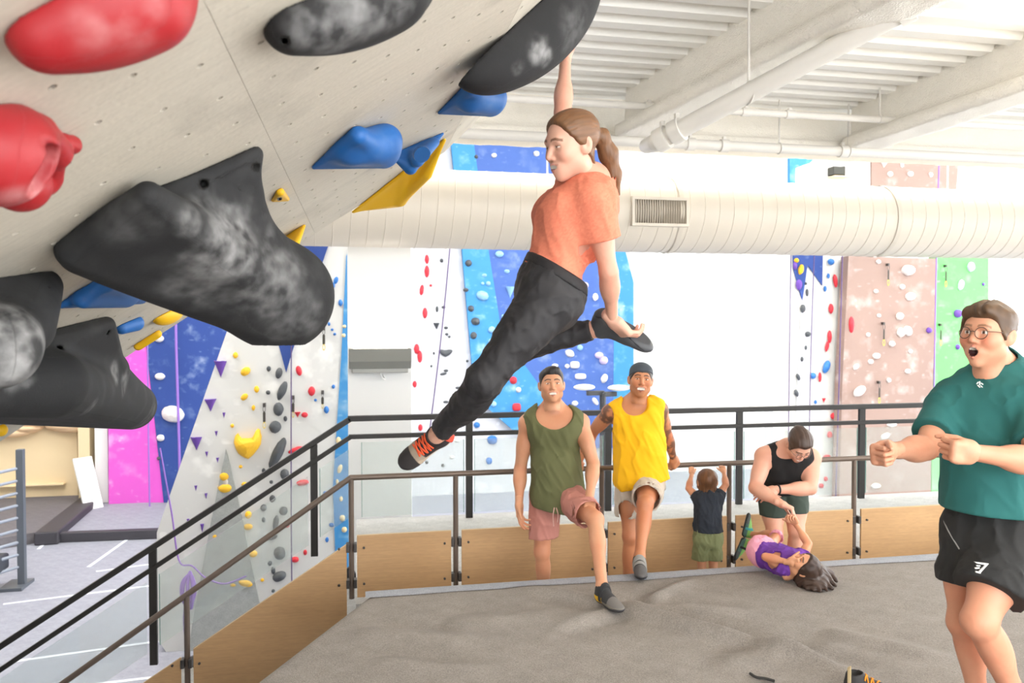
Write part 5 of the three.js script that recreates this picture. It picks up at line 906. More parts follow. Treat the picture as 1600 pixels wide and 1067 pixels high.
// a garment: distance field clipped by cuts (inside = kept), with folds
function garment(name, P, f, cuts, pts, mat, o = {}) {
  const [lo, hi] = bounds(pts, o.margin ?? 0.2), fa = o.fold ?? 0.01, fq = o.freq || 9, st = o.stretch || [1, 0.45, 1];
  const fn = (x, y, z) => {
    let d = f(x, y, z);
    if (d > -0.05 && d < 0.05) { const n = fbm(x * fq * st[0] + 3, y * fq * st[1], z * fq * st[2], 2), r = 1 - Math.abs(2 * n - 1) * 1.6, m = fbm(x * fq * 1.9 + y * 6, y * fq * 0.8 + x * 8, z * fq * 1.9, 2), q = 1 - Math.abs(2 * m - 1) * 1.8; d -= fa * (Math.max(0, r) ** 2 - 0.4) + fa * 0.55 * (Math.max(0, q) ** 3 - 0.3); }
    if (o.hollow) for (const h of o.hollow) d = smax(d, -h(x, y, z), 0.004);
    for (const c of cuts) d = smax(d, c(x, y, z), o.ck || 0.006);
    return d;
  };
  const g = nets(fn, lo, hi, o.cell || 0.008, o.color);
  return mesh(name, g, mat, P.t, true);
}
// climbing shoe: heel under the ankle, toes along dir
function shoe(P, ankle, dir, up, o) {
  const Z = dir.clone().normalize(), Y = up.clone().addScaledVector(Z, -up.dot(Z)).normalize(), X = new THREE.Vector3().crossVectors(Y, Z), s = o.s || 1;
  const org = ankle.clone().addScaledVector(Y, -0.082 * s).addScaledVector(Z, -0.045 * s), m = new THREE.Matrix4().makeBasis(X, Y, Z).scale(V3(s, s, s)).setPosition(org);
  const upper = uni(0.03, sph(V3(0, 0.04, 0.035), 0.036), ell(V3(0, 0.038, 0.11), [0.039, 0.035, 0.085]), ell(V3(0.004, 0.027, 0.19), [0.042, 0.026, 0.062]), cap(V3(0, 0.055, 0.045), V3(0, 0.088, 0.043), 0.037, 0.039), cap(V3(0, 0.07, 0.06), V3(0, 0.045, 0.14), 0.03, 0.024));
  const hole = cap(V3(0, 0.1, 0.043), V3(0, 0.2, 0.04), 0.033), floor = half(V3(0, 0.004, 0), V3(0, -1, 0));
  const f = (x, y, z) => smax(smax(upper(x, y, z), -hole(x, y, z), 0.004), floor(x, y, z), 0.004);
  const lo = V3(-0.07, -0.02, -0.03), hi = V3(0.07, 0.15, 0.28), mk = (n, fn, mat, par, c = 0.0042) => { const g = nets(fn, lo, hi, c, o.color && n === 'climbing_shoe' ? o.color : null); g.applyMatrix4(m); g.computeVertexNormals(); return mesh(n, g, mat, par, true); };
  const sh = mk('climbing_shoe', f, o.mat, P.t || P);
  mk('sole', (x, y, z) => Math.max(upper(x, y, z) - 0.003, y - 0.017 - 0.012 * sstep(0.17, 0.24, z) - 0.02 * sstep(0.04, 0.0, z), floor(x, y, z)), o.sole, sh);
  for (const [z0, w, slant] of o.straps || []) mk('strap', (x, y, z) => Math.max(Math.abs(upper(x, y, z)) - 0.0045, Math.abs(z + slant * x - z0) - w, 0.024 - y), o.strapMat, sh, 0.0036);
  for (const [x0, z0, x1, z1] of o.laces || []) { const top = (x, z) => { let y = 0.15; while (y > 0.01 && upper(x, y, z) > 0.002) y -= 0.002; return V3(x, y, z); }; const g = tubeOf([0, 0.25, 0.5, 0.75, 1].map(u => top(x0 + (x1 - x0) * u, z0 + (z1 - z0) * u)), 0.0036, 16, 6); g.applyMatrix4(m); mesh('lace', g, o.laceMat, sh); }
  return sh;
}
// shared pieces
const away = (c, r) => (x, y, z) => r - Math.hypot(x - c.x, y - c.y, z - c.z);                       // keeps what is outside a ball
const keep = (p, n) => half(p, n);                                                                    // keeps what is behind the plane
const hairCap = (base, o = {}) => {   // short hair: shell over the skull cut along the hairline
  const th = o.th ?? 0.006, tt = o.top ?? 0.012, sh = (x, y, z) => base(x, y, z) - th - tt * sstep(0.03, 0.1, y), fy = o.fy ?? 0.066, side = o.side ?? -0.012, nape = o.nape ?? -0.07;
  const a = half(V3(0, fy, 0.078), V3(0, -0.46, 0.89).normalize()), n2 = V3(0, -(0.03 + 0.06), (side - nape)).normalize(); const bq = half(V3(0, side, 0.03), n2.y < 0 ? n2 : n2.negate());
  return (x, y, z) => smax(smax(sh(x, y, z), a(x, y, z) - 0.006 * Math.cos(x * 60), 0.012), bq(x, y, z), 0.012);
};
const HB = [V3(-0.13, -0.13, -0.16), V3(0.13, 0.19, 0.15)];

// ---- climber
{
  const sk = rgb(216, 168, 146);
  const j = { head: J(893, 228, 2.62), neck: J(915, 290, 2.69), pelvis: J(854, 450, 2.70), shL: J(930, 320, 2.57), shR: J(902, 282, 2.86), elL: J(951, 425, 2.62), wrL: J(957, 500, 2.78), elR: J(879, 176, 2.92), wrR: J(884, 84, 2.98), hipL: J(858, 466, 2.64), knL: J(757, 594, 2.6), anL: J(684, 680, 2.85), hipR: J(850, 462, 2.80), knR: J(804, 545, 3.02), anR: J(938, 512, 2.92) };
  const P = person('person', 'woman in coral t-shirt and black leggings hanging one-handed from the wall', {
    j, s: 0.9, skin: sk, bust: 0.72, build: { chest: 0.9, waist: 0.8, hip: 0.9, arm: 0.86, leg: 0.96 }, cell: 0.009,
    head: { face: cd(-0.86, -0.24, 0.46), up: cd(-0.1, 1, 0.2), s: 0.93, jaw: 0.9, smile: 1.3, mouthW: 0.025, lid: 0.0028, lip: 0.6, brow: rgb(112, 74, 52), iris: rgb(70, 60, 50), neck: 0.84, gaze: [0, -0.002] }, neckR: 0.84,
    hands: [{ at: j.wrL, dir: cd(0.62, -0.62, -0.25), palm: cd(0.6, 0.6, -0.3), right: false, curl: 0.5, thumb: 0.2, s: 0.88 }, { at: j.wrR, dir: cd(0.05, 0.95, -0.1), palm: cd(-0.6, 0, 0.7), right: true, curl: 0.45, s: 0.88 }],
  });
  const F = P.F, up = F.up, coral = fabric([1, 1, 1], 0.88, { vertexColors: true });
  const sl = lerp3(j.shL, j.elL, 0.52), slR = lerp3(j.shR, j.elR, 0.4), ax = j.elL.clone().sub(j.shL).normalize(), axR = j.elR.clone().sub(j.shR).normalize();
  const tee = uni(0.04, (x, y, z) => F.torso(x, y, z) - 0.014, cap(F.T(0.2), F.T(0.6), 0.085, 0.118), cap(j.shL, sl.clone().addScaledVector(ax, 0.03), 0.066, 0.064), cap(j.shR, slR.clone().addScaledVector(axR, 0.03), 0.064, 0.058));
  const hem = F.T(0.08), hn = up.clone().negate().addScaledVector(cd(1, 0, 0), -0.2).normalize();
  const slo = sl.clone().addScaledVector(F.side, 0.022).addScaledVector(ax, 0.02);
  const cr = rgb(236, 142, 112), cr2 = rgb(206, 102, 78);
  garment('t_shirt', P, tee, [(x, y, z) => { const a = (x - sl.x) * ax.x + (y - sl.y) * ax.y + (z - sl.z) * ax.z; const q = Math.hypot(x - slo.x, y - slo.y, z - slo.z); return q < 0.092 ? a : -1; }, (x, y, z) => { const a = (x - slR.x) * axR.x + (y - slR.y) * axR.y + (z - slR.z) * axR.z; return Math.hypot(x - slR.x, y - slR.y, z - slR.z) < 0.1 ? a : -1; }, keep(hem, hn), away(j.neck.clone().addScaledVector(up, 0.045).addScaledVector(F.fw, 0.012), 0.098)],
    [j.neck, j.pelvis, j.shL, j.shR, sl, slR], coral, { fold: 0.008, freq: 9, stretch: [1, 0.5, 1], cell: 0.0055, color: (x, y, z) => mixc(cr, cr2, clamp(0.6 * vn((x + y * 0.3) * 260, y * 260, z * 60) + 0.5 * (fbm(x * 14, y * 14, z * 14, 2) - 0.5))) });
  // leggings
  const waist = F.T(0.19), wn = hn.clone().negate(), legs = uni(0.03, (x, y, z) => Math.max(F.torso(x, y, z) - 0.021, (x - waist.x) * wn.x + (y - waist.y) * wn.y + (z - waist.z) * wn.z), (x, y, z) => Math.min(...F.leg.map(l => smin(l.th(x, y, z), l.sh(x, y, z), 0.02))) - 0.010);
  const cuffs = ['L', 'R'].map(q => { const a = lerp3(j['kn' + q], j['an' + q], 0.9), n = j['an' + q].clone().sub(j['kn' + q]).normalize(); return (x, y, z) => Math.hypot(x - a.x, y - a.y, z - a.z) < 0.13 ? (x - a.x) * n.x + (y - a.y) * n.y + (z - a.z) * n.z : -1; });
  garment('leggings', P, legs, [keep(waist, wn), ...cuffs], [j.pelvis, F.T(0.3), j.knL, j.knR, j.anL, j.anR], fabric(rgb(38, 37, 40), 0.55), { fold: 0.006, freq: 17, stretch: [1, 1, 1], cell: 0.0065, margin: 0.14 });
  garment('waistband', P, (x, y, z) => F.torso(x, y, z) - 0.025, [keep(waist.clone().addScaledVector(wn, 0.008), wn), keep(waist.clone().addScaledVector(wn, -0.03), hn)], [waist], fabric(rgb(28, 27, 30), 0.6), { fold: 0, cell: 0.006 });
  // hair with ponytail
  const H = P.H, hc = rgb(98, 68, 44), shell = (x, y, z) => P.base(x, y, z) - 0.009 - 0.006 * sstep(0.04, 0.1, y);
  const a = half(V3(0, 0.078, 0.066), V3(0, -0.36, 0.93).normalize()), b = half(V3(0, 0.0, 0.012), V3(0, -0.72, 0.69).normalize());
  const pts = [V3(0, 0.03, -0.105), V3(0.0, 0.015, -0.135), V3(0.0, -0.05, -0.16), V3(0, -0.13, -0.175), V3(0, -0.2, -0.185)], rad = [0.022, 0.03, 0.033, 0.026, 0.008], tail = uni(0.02, ...pts.slice(1).map((p, i) => cap(pts[i], p, rad[i], rad[i + 1])));
  const hf = (x, y, z) => smin(smax(smax(shell(x, y, z), a(x, y, z), 0.01), b(x, y, z), 0.012), tail(x, y, z), 0.015);
  mesh('hair', hairGeo(H, hf, V3(-0.12, -0.26, -0.25), V3(0.12, 0.17, 0.13), hc, { freq: 130, amp: 0.0035, cell: 0.0036, flow: (x, y, z) => z < -0.1 ? [x * 1.6, (z + 0.1) * 1.2] : [Math.atan2(y - 0.03, Math.hypot(x, 0.02)) * 0.09, x * 0.6] }), mHair, P.t, true);
  mesh('hair_tie', new THREE.TorusGeometry(0.022, 0.007, 8, 20).rotateX(0.5).translate(0, 0.027, -0.113).applyMatrix4(H), fabric(rgb(52, 40, 40)), P.t);
  const strapP = lerp3(j.neck, j.shL, 0.55); mesh('bra_strap', tubeOf([strapP.clone().addScaledVector(F.fw, 0.05).addScaledVector(up, 0.042), strapP.clone().addScaledVector(up, 0.066), strapP.clone().addScaledVector(F.fw, -0.05).addScaledVector(up, 0.045)], 0.007, 16, 6), fabric(rgb(48, 42, 60)), P.t);
  // shoes
  const up1 = cd(0.25, 0.4, 0.88);
  const tan = (x, y, z) => z > 0.175 ? rgb(52, 48, 48) : y < 0.05 && Math.abs(x) > 0.012 && z > 0.02 ? rgb(190, 172, 150) : z > 0.14 ? rgb(168, 152, 134) : rgb(44, 38, 40);
  shoe(P, j.anL, cd(-0.8, -0.55, -0.12), up1, { s: 0.98, mat: M([1, 1, 1], { vertexColors: true, roughness: 0.7 }), color: tan, sole: M(rgb(46, 44, 46), { roughness: 0.6 }), laces: [[-0.032, 0.085, 0.032, 0.1], [0.032, 0.085, -0.032, 0.1], [-0.032, 0.1, 0.032, 0.116], [0.032, 0.1, -0.032, 0.116], [-0.03, 0.118, 0.03, 0.134], [0.03, 0.118, -0.03, 0.134], [-0.026, 0.136, 0.026, 0.15], [0.026, 0.136, -0.026, 0.15]], laceMat: fabric(rgb(226, 88, 48)), straps: [[0.015, 0.012, 0]], strapMat: fabric(rgb(206, 70, 48)) });
  shoe(P, j.anR, cd(0.62, -0.45, 0.1), cd(-0.55, -0.5, -0.65), { s: 0.98, mat: M(rgb(72, 74, 78), { roughness: 0.6 }), sole: M(rgb(60, 62, 66), { roughness: 0.5 }) });
}
// ---- man in the olive tank top
{
  const sk = rgb(204, 148, 114);
  const j = { head: J(862, 602, 5.28), neck: J(864, 641, 5.36), pelvis: J(868, 768, 5.36), shR: J(824, 662, 5.36), shL: J(907, 660, 5.34), elR: J(813, 733, 5.40), wrR: J(811, 786, 5.28), elL: J(927, 725, 5.24), wrL: J(921, 779, 5.04), hipR: J(851, 775, 5.36), knR: J(847, 862, 5.36), anR: J(850, 951, 5.42), hipL: J(887, 776, 5.30), knL: J(930, 812, 4.88), anL: J(941, 920, 4.54) };
  const P = person('person', 'man in olive tank top and pink shorts stepping onto the mat', {
    j, s: 1, skin: sk, pecs: 1, build: { chest: 1.0, waist: 1.0, arm: 1.05, leg: 0.95 },
    head: { face: cd(0.02, 0.16, 1), up: cd(-0.03, 1, -0.12), s: 1, smile: 1.5, mouthW: 0.03, lid: 0.003, jaw: 1.03, brow: rgb(26, 20, 18), lip: 0.45 },
    hands: [{ at: j.wrR, dir: cd(0.02, -1, 0.15), palm: cd(0.9, 0, 0.3), right: true, curl: 0.32, thumb: 0.2, vary: 1 }, { at: j.wrL, dir: cd(-0.1, -0.5, 0.85), palm: cd(-0.3, -0.85, -0.3), right: false, curl: 0.95, thumb: 0.8 }],
  });
  const F = P.F, up = V3(0, 1, 0), tank = uni(0.05, (x, y, z) => F.torso(x, y, z) - 0.016, cap(J(862, 730, 5.33), J(866, 790, 5.33), 0.135, 0.155), cap(J(878, 730, 5.33), J(880, 785, 5.31), 0.125, 0.148));
  garment('tank_top', P, tank, [keep(J(868, 797, 5.3), cd(-0.18, -1, 0)), away(J(866, 641, 5.26), 0.132), away(J(864, 632, 5.38), 0.115), away(J(806, 672, 5.36), 0.105), away(J(926, 670, 5.34), 0.105)], [j.neck, j.pelvis, j.shL, j.shR, J(868, 800, 5.3)], fabric(rgb(96, 98, 62)), { fold: 0.014, freq: 7, stretch: [1, 0.5, 1], cell: 0.0075 });
  const cutL = lerp3(j.hipL, j.knL, 0.80), nL = j.knL.clone().sub(j.hipL).normalize(), cutR = lerp3(j.hipR, j.knR, 0.74), nR = cd(0.05, -1, 0);
  const sh = uni(0.03, (x, y, z) => F.torso(x, y, z) - 0.012, cap(j.hipR, cutR.clone().addScaledVector(nR, 0.04), 0.105, 0.1), cap(j.hipL, cutL.clone().addScaledVector(nL, 0.05), 0.108, 0.092));
  garment('shorts', P, sh, [(x, y, z) => Math.hypot(x - cutL.x, y - cutL.y, z - cutL.z) < 0.16 ? (x - cutL.x) * nL.x + (y - cutL.y) * nL.y + (z - cutL.z) * nL.z : -1, (x, y, z) => { const d = (x - cutR.x) * nR.x + (y - cutR.y) * nR.y + (z - cutR.z) * nR.z; return Math.hypot(x - cutR.x, z - cutR.z) < 0.16 ? d : -1; }, keep(F.T(0.12), F.up)], [j.pelvis, cutL, cutR], fabric(rgb(190, 128, 116)), { hollow: [cap(lerp3(j.hipL, cutL, 0.75), cutL.clone().addScaledVector(nL, 0.1), 0.09, 0.082), cap(cutR.clone().addScaledVector(nR, -0.06), cutR.clone().addScaledVector(nR, 0.1), 0.088, 0.09)], fold: 0.013, freq: 9, stretch: [1, 0.5, 1], cell: 0.0075 });
  mesh('drawstring', [tubeOf([J(866, 793, 5.17), J(864, 806, 5.16), J(865, 822, 5.17)], 0.004, 10, 5), tubeOf([J(869, 793, 5.17), J(872, 804, 5.16), J(871, 816, 5.17)], 0.004, 10, 5)], fabric(rgb(214, 170, 158)), P.t);
  const cap0 = hairCap(P.base, { fy: 0.075, side: -0.008, nape: -0.05, th: 0.004, top: 0.010 }), top = ell(V3(0.008, 0.1, 0.03), [0.05, 0.026, 0.055]);
  mesh('hair', hairGeo(P.H, (x, y, z) => smin(cap0(x, y, z), top(x, y, z), 0.02), ...HB, rgb(24, 19, 18), { ears: 1, freq: 110, amp: 0.004, flow: (x, y, z) => [x, y * 0.25] }), mHair, P.t, true);
  const g2 = (x, y, z) => y < 0.034 && z > 0.1 ? rgb(128, 122, 112) : z < 0.1 && y < 0.05 ? rgb(226, 178, 40) : z > 0.16 ? rgb(108, 104, 100) : rgb(46, 46, 48), mv = M([1, 1, 1], { vertexColors: true, roughness: 0.75 });
  shoe(P, j.anL, cd(0.4, -0.02, 0.9), V3(0, 1, 0), { mat: mv, color: g2, sole: M(rgb(58, 56, 58), { roughness: 0.6 }), straps: [[0.075, 0.012, 0.2]], strapMat: fabric(rgb(40, 40, 42)) });
  shoe(P, j.anR, cd(-0.1, -0.05, 1), V3(0, 1, 0), { mat: mv, color: g2, sole: M(rgb(58, 56, 58), { roughness: 0.6 }) });
}
// ---- man in the yellow tank top
{
  const sk = rgb(192, 130, 92);
  const j = { head: J(1001, 594, 5.72), neck: J(993, 632, 5.80), pelvis: J(1001, 750, 5.76), shR: J(953, 645, 5.83), shL: J(1031, 640, 5.80), elR: J(925, 676, 5.98), wrR: J(904, 722, 6.02), elL: J(1042, 680, 5.88), wrL: J(1052, 716, 6.02), hipR: J(984, 756, 5.76), knR: J(985, 838, 5.66), anR: J(980, 934, 5.74), hipL: J(1015, 756, 5.72), knL: J(1008, 788, 5.32), anL: J(999, 873, 5.13) };
  const ink = rgb(74, 58, 52);
  const P = person('person', 'man in yellow tank top and backwards grey cap leaning on the rail', {
    j, s: 1.02, skin: sk, pecs: 1, build: { arm: 1.02, leg: 0.96 },
    tattoo: (x, y, z, c) => { const p = V3(x, y, z), onArm = F => F; const dl = Math.min(p.distanceTo(j.shL), p.distanceTo(j.elL), p.distanceTo(lerp3(j.shL, j.elL, 0.5)), p.distanceTo(lerp3(j.elL, j.wrL, 0.5))), dr = p.distanceTo(j.shR), dc = p.distanceTo(lerp3(j.neck, j.pelvis, 0.18)); const n = fbm(x * 30, y * 30, z * 30, 3); const k = (dl < 0.115 ? 0.75 : 0) + (dr < 0.085 ? 0.8 : 0) + (dc < 0.1 ? 0.35 : 0); return mixc(c, ink, clamp(k * sstep(0.42, 0.56, n))); },
    head: { face: cd(-0.06, 0.1, 1), up: cd(0.1, 1, -0.1), s: 1.02, open: 0.006, smile: 1.5, mouthW: 0.033, lid: 0.0026, jaw: 1.04, brow: rgb(52, 36, 26), lip: 0.4, stubble: 0.12 },
    hands: [{ at: j.wrR, dir: cd(0.05, -0.75, -0.5), palm: cd(-0.1, -0.5, -0.8), right: true, curl: 0.6 }, { at: j.wrL, dir: cd(0.35, -0.7, -0.45), palm: cd(0.1, -0.6, -0.8), right: false, curl: 0.6, thumb: 0.5 }],
  });
  const F = P.F, tank = uni(0.05, (x, y, z) => F.torso(x, y, z) - 0.017, cap(J(992, 690, 5.78), J(994, 748, 5.74), 0.15, 0.16), cap(J(1008, 690, 5.76), J(1012, 752, 5.70), 0.14, 0.155));
  garment('tank_top', P, tank, [keep(J(1000, 760, 5.7), cd(0.28, -1, 0.1)), away(J(991, 624, 5.68), 0.118), away(J(993, 622, 5.82), 0.105), away(J(938, 655, 5.8), 0.12), away(J(1050, 650, 5.8), 0.11)], [j.neck, j.pelvis, j.shL, j.shR, J(1000, 770, 5.7)], fabric(rgb(246, 186, 8)), { fold: 0.014, freq: 7, stretch: [1, 0.5, 1], cell: 0.0075 });
  const cL = lerp3(j.hipL, j.knL, 0.72), nL = j.knL.clone().sub(j.hipL).normalize(), cR = lerp3(j.hipR, j.knR, 0.62), nR = cd(0, -1, 0);
  garment('shorts', P, uni(0.03, (x, y, z) => F.torso(x, y, z) - 0.012, cap(j.hipR, cR.clone().addScaledVector(nR, 0.05), 0.11, 0.108), cap(j.hipL, cL.clone().addScaledVector(nL, 0.05), 0.11, 0.1)), [(x, y, z) => Math.hypot(x - cL.x, y - cL.y, z - cL.z) < 0.17 ? (x - cL.x) * nL.x + (y - cL.y) * nL.y + (z - cL.z) * nL.z : -1, (x, y, z) => Math.hypot(x - cR.x, z - cR.z) < 0.19 && z - cR.z < 0.12 ? -(y - cR.y) : -1, keep(F.T(0.12), F.up)], [j.pelvis, cL, cR], fabric(rgb(196, 184, 170)), { hollow: [cap(lerp3(j.hipL, cL, 0.75), cL.clone().addScaledVector(nL, 0.1), 0.092, 0.089), cap(cR.clone().addScaledVector(nR, -0.06), cR.clone().addScaledVector(nR, 0.1), 0.094, 0.097)], fold: 0.013, freq: 9, cell: 0.0075 });
  const H = P.H, capf = (x, y, z) => Math.max(P.base(x, y, z) - 0.008 - 0.008 * sstep(0.04, 0.1, y), half(V3(0, 0.056, 0.08), V3(0.12, -0.93, 0.3).normalize())(x, y, z));
  const cg = nets(capf, ...HB, 0.0042); cg.applyMatrix4(H); cg.computeVertexNormals(); const cm = mesh('cap', cg, fabric(rgb(70, 76, 84)), P.t, true);
  mesh('cap_brim', ((g) => { g.applyMatrix4(H); g.computeVertexNormals(); return g; })(nets((x, y, z) => Math.max(ell(V3(0, 0.016, -0.13), [0.07, 0.012, 0.07])(x, y, z), z + 0.09), V3(-0.1, -0.03, -0.23), V3(0.1, 0.06, -0.05), 0.0045)), fabric(rgb(62, 68, 76)), cm, true);
  mesh('hair', hairGeo(H, hairCap(P.base, { fy: 0.04, side: -0.012, nape: -0.055, th: 0.004, top: 0 }), ...HB, rgb(44, 32, 26), { amp: 0.002 }), mHair, P.t, true);
  const c3 = (x, y, z) => z > 0.15 ? rgb(92, 90, 90) : rgb(52, 52, 54), mv = M([1, 1, 1], { vertexColors: true, roughness: 0.75 });
  shoe(P, j.anL, cd(-0.12, -0.02, 1), V3(0, 1, 0), { mat: mv, color: c3, sole: M(rgb(50, 50, 52), { roughness: 0.6 }), straps: [[0.085, 0.014, 0], [0.125, 0.014, 0]], strapMat: fabric(rgb(150, 148, 144)) });
  shoe(P, j.anR, cd(-0.3, 0, 1), V3(0, 1, 0), { mat: mv, color: c3, sole: M(rgb(50, 50, 52), { roughness: 0.6 }) });
}
// ---- toddler at the rail
{
  const sk = rgb(212, 158, 124), D = 6.0, s = 0.62;
  const j = { head: J(1105, 753, D), neck: J(1106, 776, D - 0.02), pelvis: J(1105, 838, D), shL: J(1091, 779, D), shR: J(1121, 778, D), elL: J(1076, 763, D + 0.06), wrL: J(1081, 740, 6.18), elR: J(1134, 757, D + 0.06), wrR: J(1131, 738, 6.16), hipL: J(1097, 840, D), hipR: J(1113, 840, D), knL: J(1096, 872, D), knR: J(1114, 872, D), anL: J(1096, 905, D + 0.02), anR: J(1114, 905, D + 0.02) };
  const P = person('person', 'toddler in navy t-shirt seen from behind holding the round rail', {
    j, s, skin: sk, cell: 0.008, build: { waist: 1.15, chest: 0.95, arm: 0.95, leg: 1.0 },
    head: { face: cd(0.05, 0.1, -1), up: cd(0, 1, 0.1), s: 0.84, jaw: 1.06 },
    hands: [{ at: j.wrL, dir: cd(0.1, 0.85, -0.4), palm: cd(0, -0.3, -1), right: false, curl: 0.75, s: 0.55, fat: 1.15 }, { at: j.wrR, dir: cd(-0.1, 0.85, -0.4), palm: cd(0, -0.3, -1), right: true, curl: 0.75, s: 0.55, fat: 1.15 }],
  });
  const F = P.F, slL = lerp3(j.shL, j.elL, 0.45), slR = lerp3(j.shR, j.elR, 0.45);
  garment('t_shirt', P, uni(0.025, (x, y, z) => F.torso(x, y, z) - 0.012, cap(J(1106, 800, D), J(1106, 828, D), 0.088, 0.105), cap(j.shL, slL, 0.045, 0.044), cap(j.shR, slR, 0.045, 0.044)), [keep(J(1105, 829, D), V3(0, -1, 0)), away(j.neck.clone().add(V3(0, 0.035, 0)), 0.052), ...[[slL, j.elL, j.shL], [slR, j.elR, j.shR]].map(([c, e, h]) => { const n = e.clone().sub(h).normalize(); return (x, y, z) => Math.hypot(x - c.x, y - c.y, z - c.z) < 0.07 ? (x - c.x) * n.x + (y - c.y) * n.y + (z - c.z) * n.z : -1; })], [j.neck, j.shL, j.shR, slL, slR, J(1105, 830, D)], fabric(rgb(40, 46, 56)), { margin: 0.12, fold: 0.011, freq: 15, cell: 0.0055 });
  garment('shorts', P, uni(0.02, (x, y, z) => F.torso(x, y, z) - 0.012, cap(j.hipL, J(1095, 876, D), 0.068, 0.064), cap(j.hipR, J(1115, 876, D), 0.068, 0.064)), [keep(J(1105, 874, D), V3(0, -1, 0)), keep(J(1105, 824, D), V3(0, 1, 0))], [j.pelvis, J(1095, 870, D), J(1115, 870, D)], fabric(rgb(126, 132, 92)), { margin: 0.11, fold: 0.011, freq: 14, cell: 0.0055 });
  const bowl = (x, y, z) => P.base(x, y, z) - 0.013, cutA = half(V3(0, 0.04, 0.082), V3(0, -0.25, 0.97).normalize()), cutB = half(V3(0, -0.07, 0), V3(0, -1, 0.1).normalize());
  mesh('hair', hairGeo(P.H, (x, y, z) => smax(smax(bowl(x, y, z), cutA(x, y, z), 0.01), cutB(x, y, z), 0.02), ...HB, rgb(88, 58, 36), { freq: 95, amp: 0.005, flow: (x, y, z) => [Math.atan2(x, -z) * 0.1, y * 0.12] }), mHair, P.t, true);
  for (const q of ['L', 'R']) shoe(P, j['an' + q], cd(0, 0, -1), V3(0, 1, 0), { s: 0.55, mat: M(rgb(90, 92, 98)), sole: M(rgb(220, 220, 216)) });
}
// ---- woman bending down
{
  const sk = rgb(220, 168, 144);
  const j = { head: J(1248, 696, 5.50), neck: J(1232, 704, 5.62), pelvis: J(1221, 762, 6.0), shR: J(1194, 713, 5.66), shL: J(1268, 716, 5.66), elR: J(1180, 762, 5.55), wrR: J(1220, 787, 5.36), elL: J(1266, 763, 5.55), wrL: J(1212, 765, 5.50), hipR: J(1206, 772, 5.98), hipL: J(1240, 772, 5.98), knR: J(1210, 832, 5.86), knL: J(1244, 828, 5.86), anR: J(1206, 916, 5.96), anL: J(1242, 914, 5.96) };
  const P = person('person', 'woman in black sports top bending down with crossed forearms', {
    j, s: 0.98, skin: sk, bust: 1.15, build: { chest: 1.12, waist: 1.16, hip: 1.12, arm: 1.16, leg: 1.06 },
    head: { face: cd(0.05, -0.72, 0.66), up: cd(0.08, 0.66, 0.72), s: 0.95, jaw: 1, smile: 0.9, mouthW: 0.024, lid: 0.003, brow: rgb(58, 42, 34), neck: 0.9 },
    hands: [{ at: j.wrR, dir: cd(0.85, -0.3, 0.3), palm: cd(0.1, -0.9, 0.2), right: true, curl: 0.7, s: 0.92 }, { at: j.wrL, dir: cd(-0.9, -0.28, 0.1), palm: cd(0, -0.6, -0.7), right: false, curl: 0.3, s: 0.92 }],
  });
  const F = P.F;
  garment('sports_top', P, (x, y, z) => F.torso(x, y, z) - 0.009, [away(J(1231, 706, 5.47), 0.118), away(J(1232, 690, 5.6), 0.09), away(J(1178, 712, 5.66), 0.128), away(J(1287, 714, 5.66), 0.125), keep(F.T(0.12), F.up.clone().negate())], [j.neck, j.pelvis, j.shL, j.shR], fabric(rgb(26, 26, 28)), { fold: 0.004, cell: 0.007 });
  const cR = J(1208, 806, 5.9), cL = J(1243, 800, 5.9), n = V3(0, -1, 0);
  garment('shorts', P, uni(0.03, (x, y, z) => F.torso(x, y, z) - 0.01, (x, y, z) => Math.min(F.leg[0].th(x, y, z), F.leg[1].th(x, y, z)) - 0.009), [(x, y, z) => x < (cR.x + cL.x) / 2 ? cR.y - y : cL.y - y, keep(F.T(0.14), F.up)], [j.pelvis, cR, cL], fabric(rgb(54, 66, 58)), { fold: 0.006, cell: 0.0075 });
  const cap1 = hairCap(P.base, { fy: 0.07, side: -0.02, nape: -0.055, th: 0.007, top: 0.012 }), bun = sph(V3(0, 0.075, -0.085), 0.036);
  mesh('hair', hairGeo(P.H, (x, y, z) => smin(cap1(x, y, z), bun(x, y, z), 0.02), ...HB, rgb(58, 42, 34), { freq: 100, amp: 0.005, flow: (x, y, z) => [x, y * 0.2] }), mHair, P.t, true);
  const gl = [-1, 1].map(q => new THREE.TorusGeometry(0.021, 0.0017, 6, 24).translate(q * 0.028, 0.0, 0.101)); mesh('glasses', [...gl, tubeOf([V3(-0.008, 0.004, 0.102), V3(0, 0.007, 0.105), V3(0.008, 0.004, 0.102)], 0.0016, 8, 5), ...[-1, 1].map(q => tubeOf([V3(q * 0.049, 0.003, 0.1), V3(q * 0.076, 0.006, 0.06), V3(q * 0.08, 0.004, 0.0)], 0.0016, 10, 5))].map(g => g.applyMatrix4(P.H)), M(rgb(120, 96, 84), { roughness: 0.4 }), P.t);
  mesh('wristband', new THREE.TorusGeometry(0.031, 0.007, 8, 20).applyQuaternion(new THREE.Quaternion().setFromUnitVectors(V3(0, 0, 1), j.wrL.clone().sub(j.elL).normalize())).translate(...lerp3(j.elL, j.wrL, 0.93).toArray()), fabric(rgb(36, 36, 38)), P.t);
  for (const q of ['L', 'R']) shoe(P, j['an' + q], cd(0, 0, 1), V3(0, 1, 0), { mat: M(rgb(70, 70, 74)), sole: M(rgb(40, 40, 42)) });
}
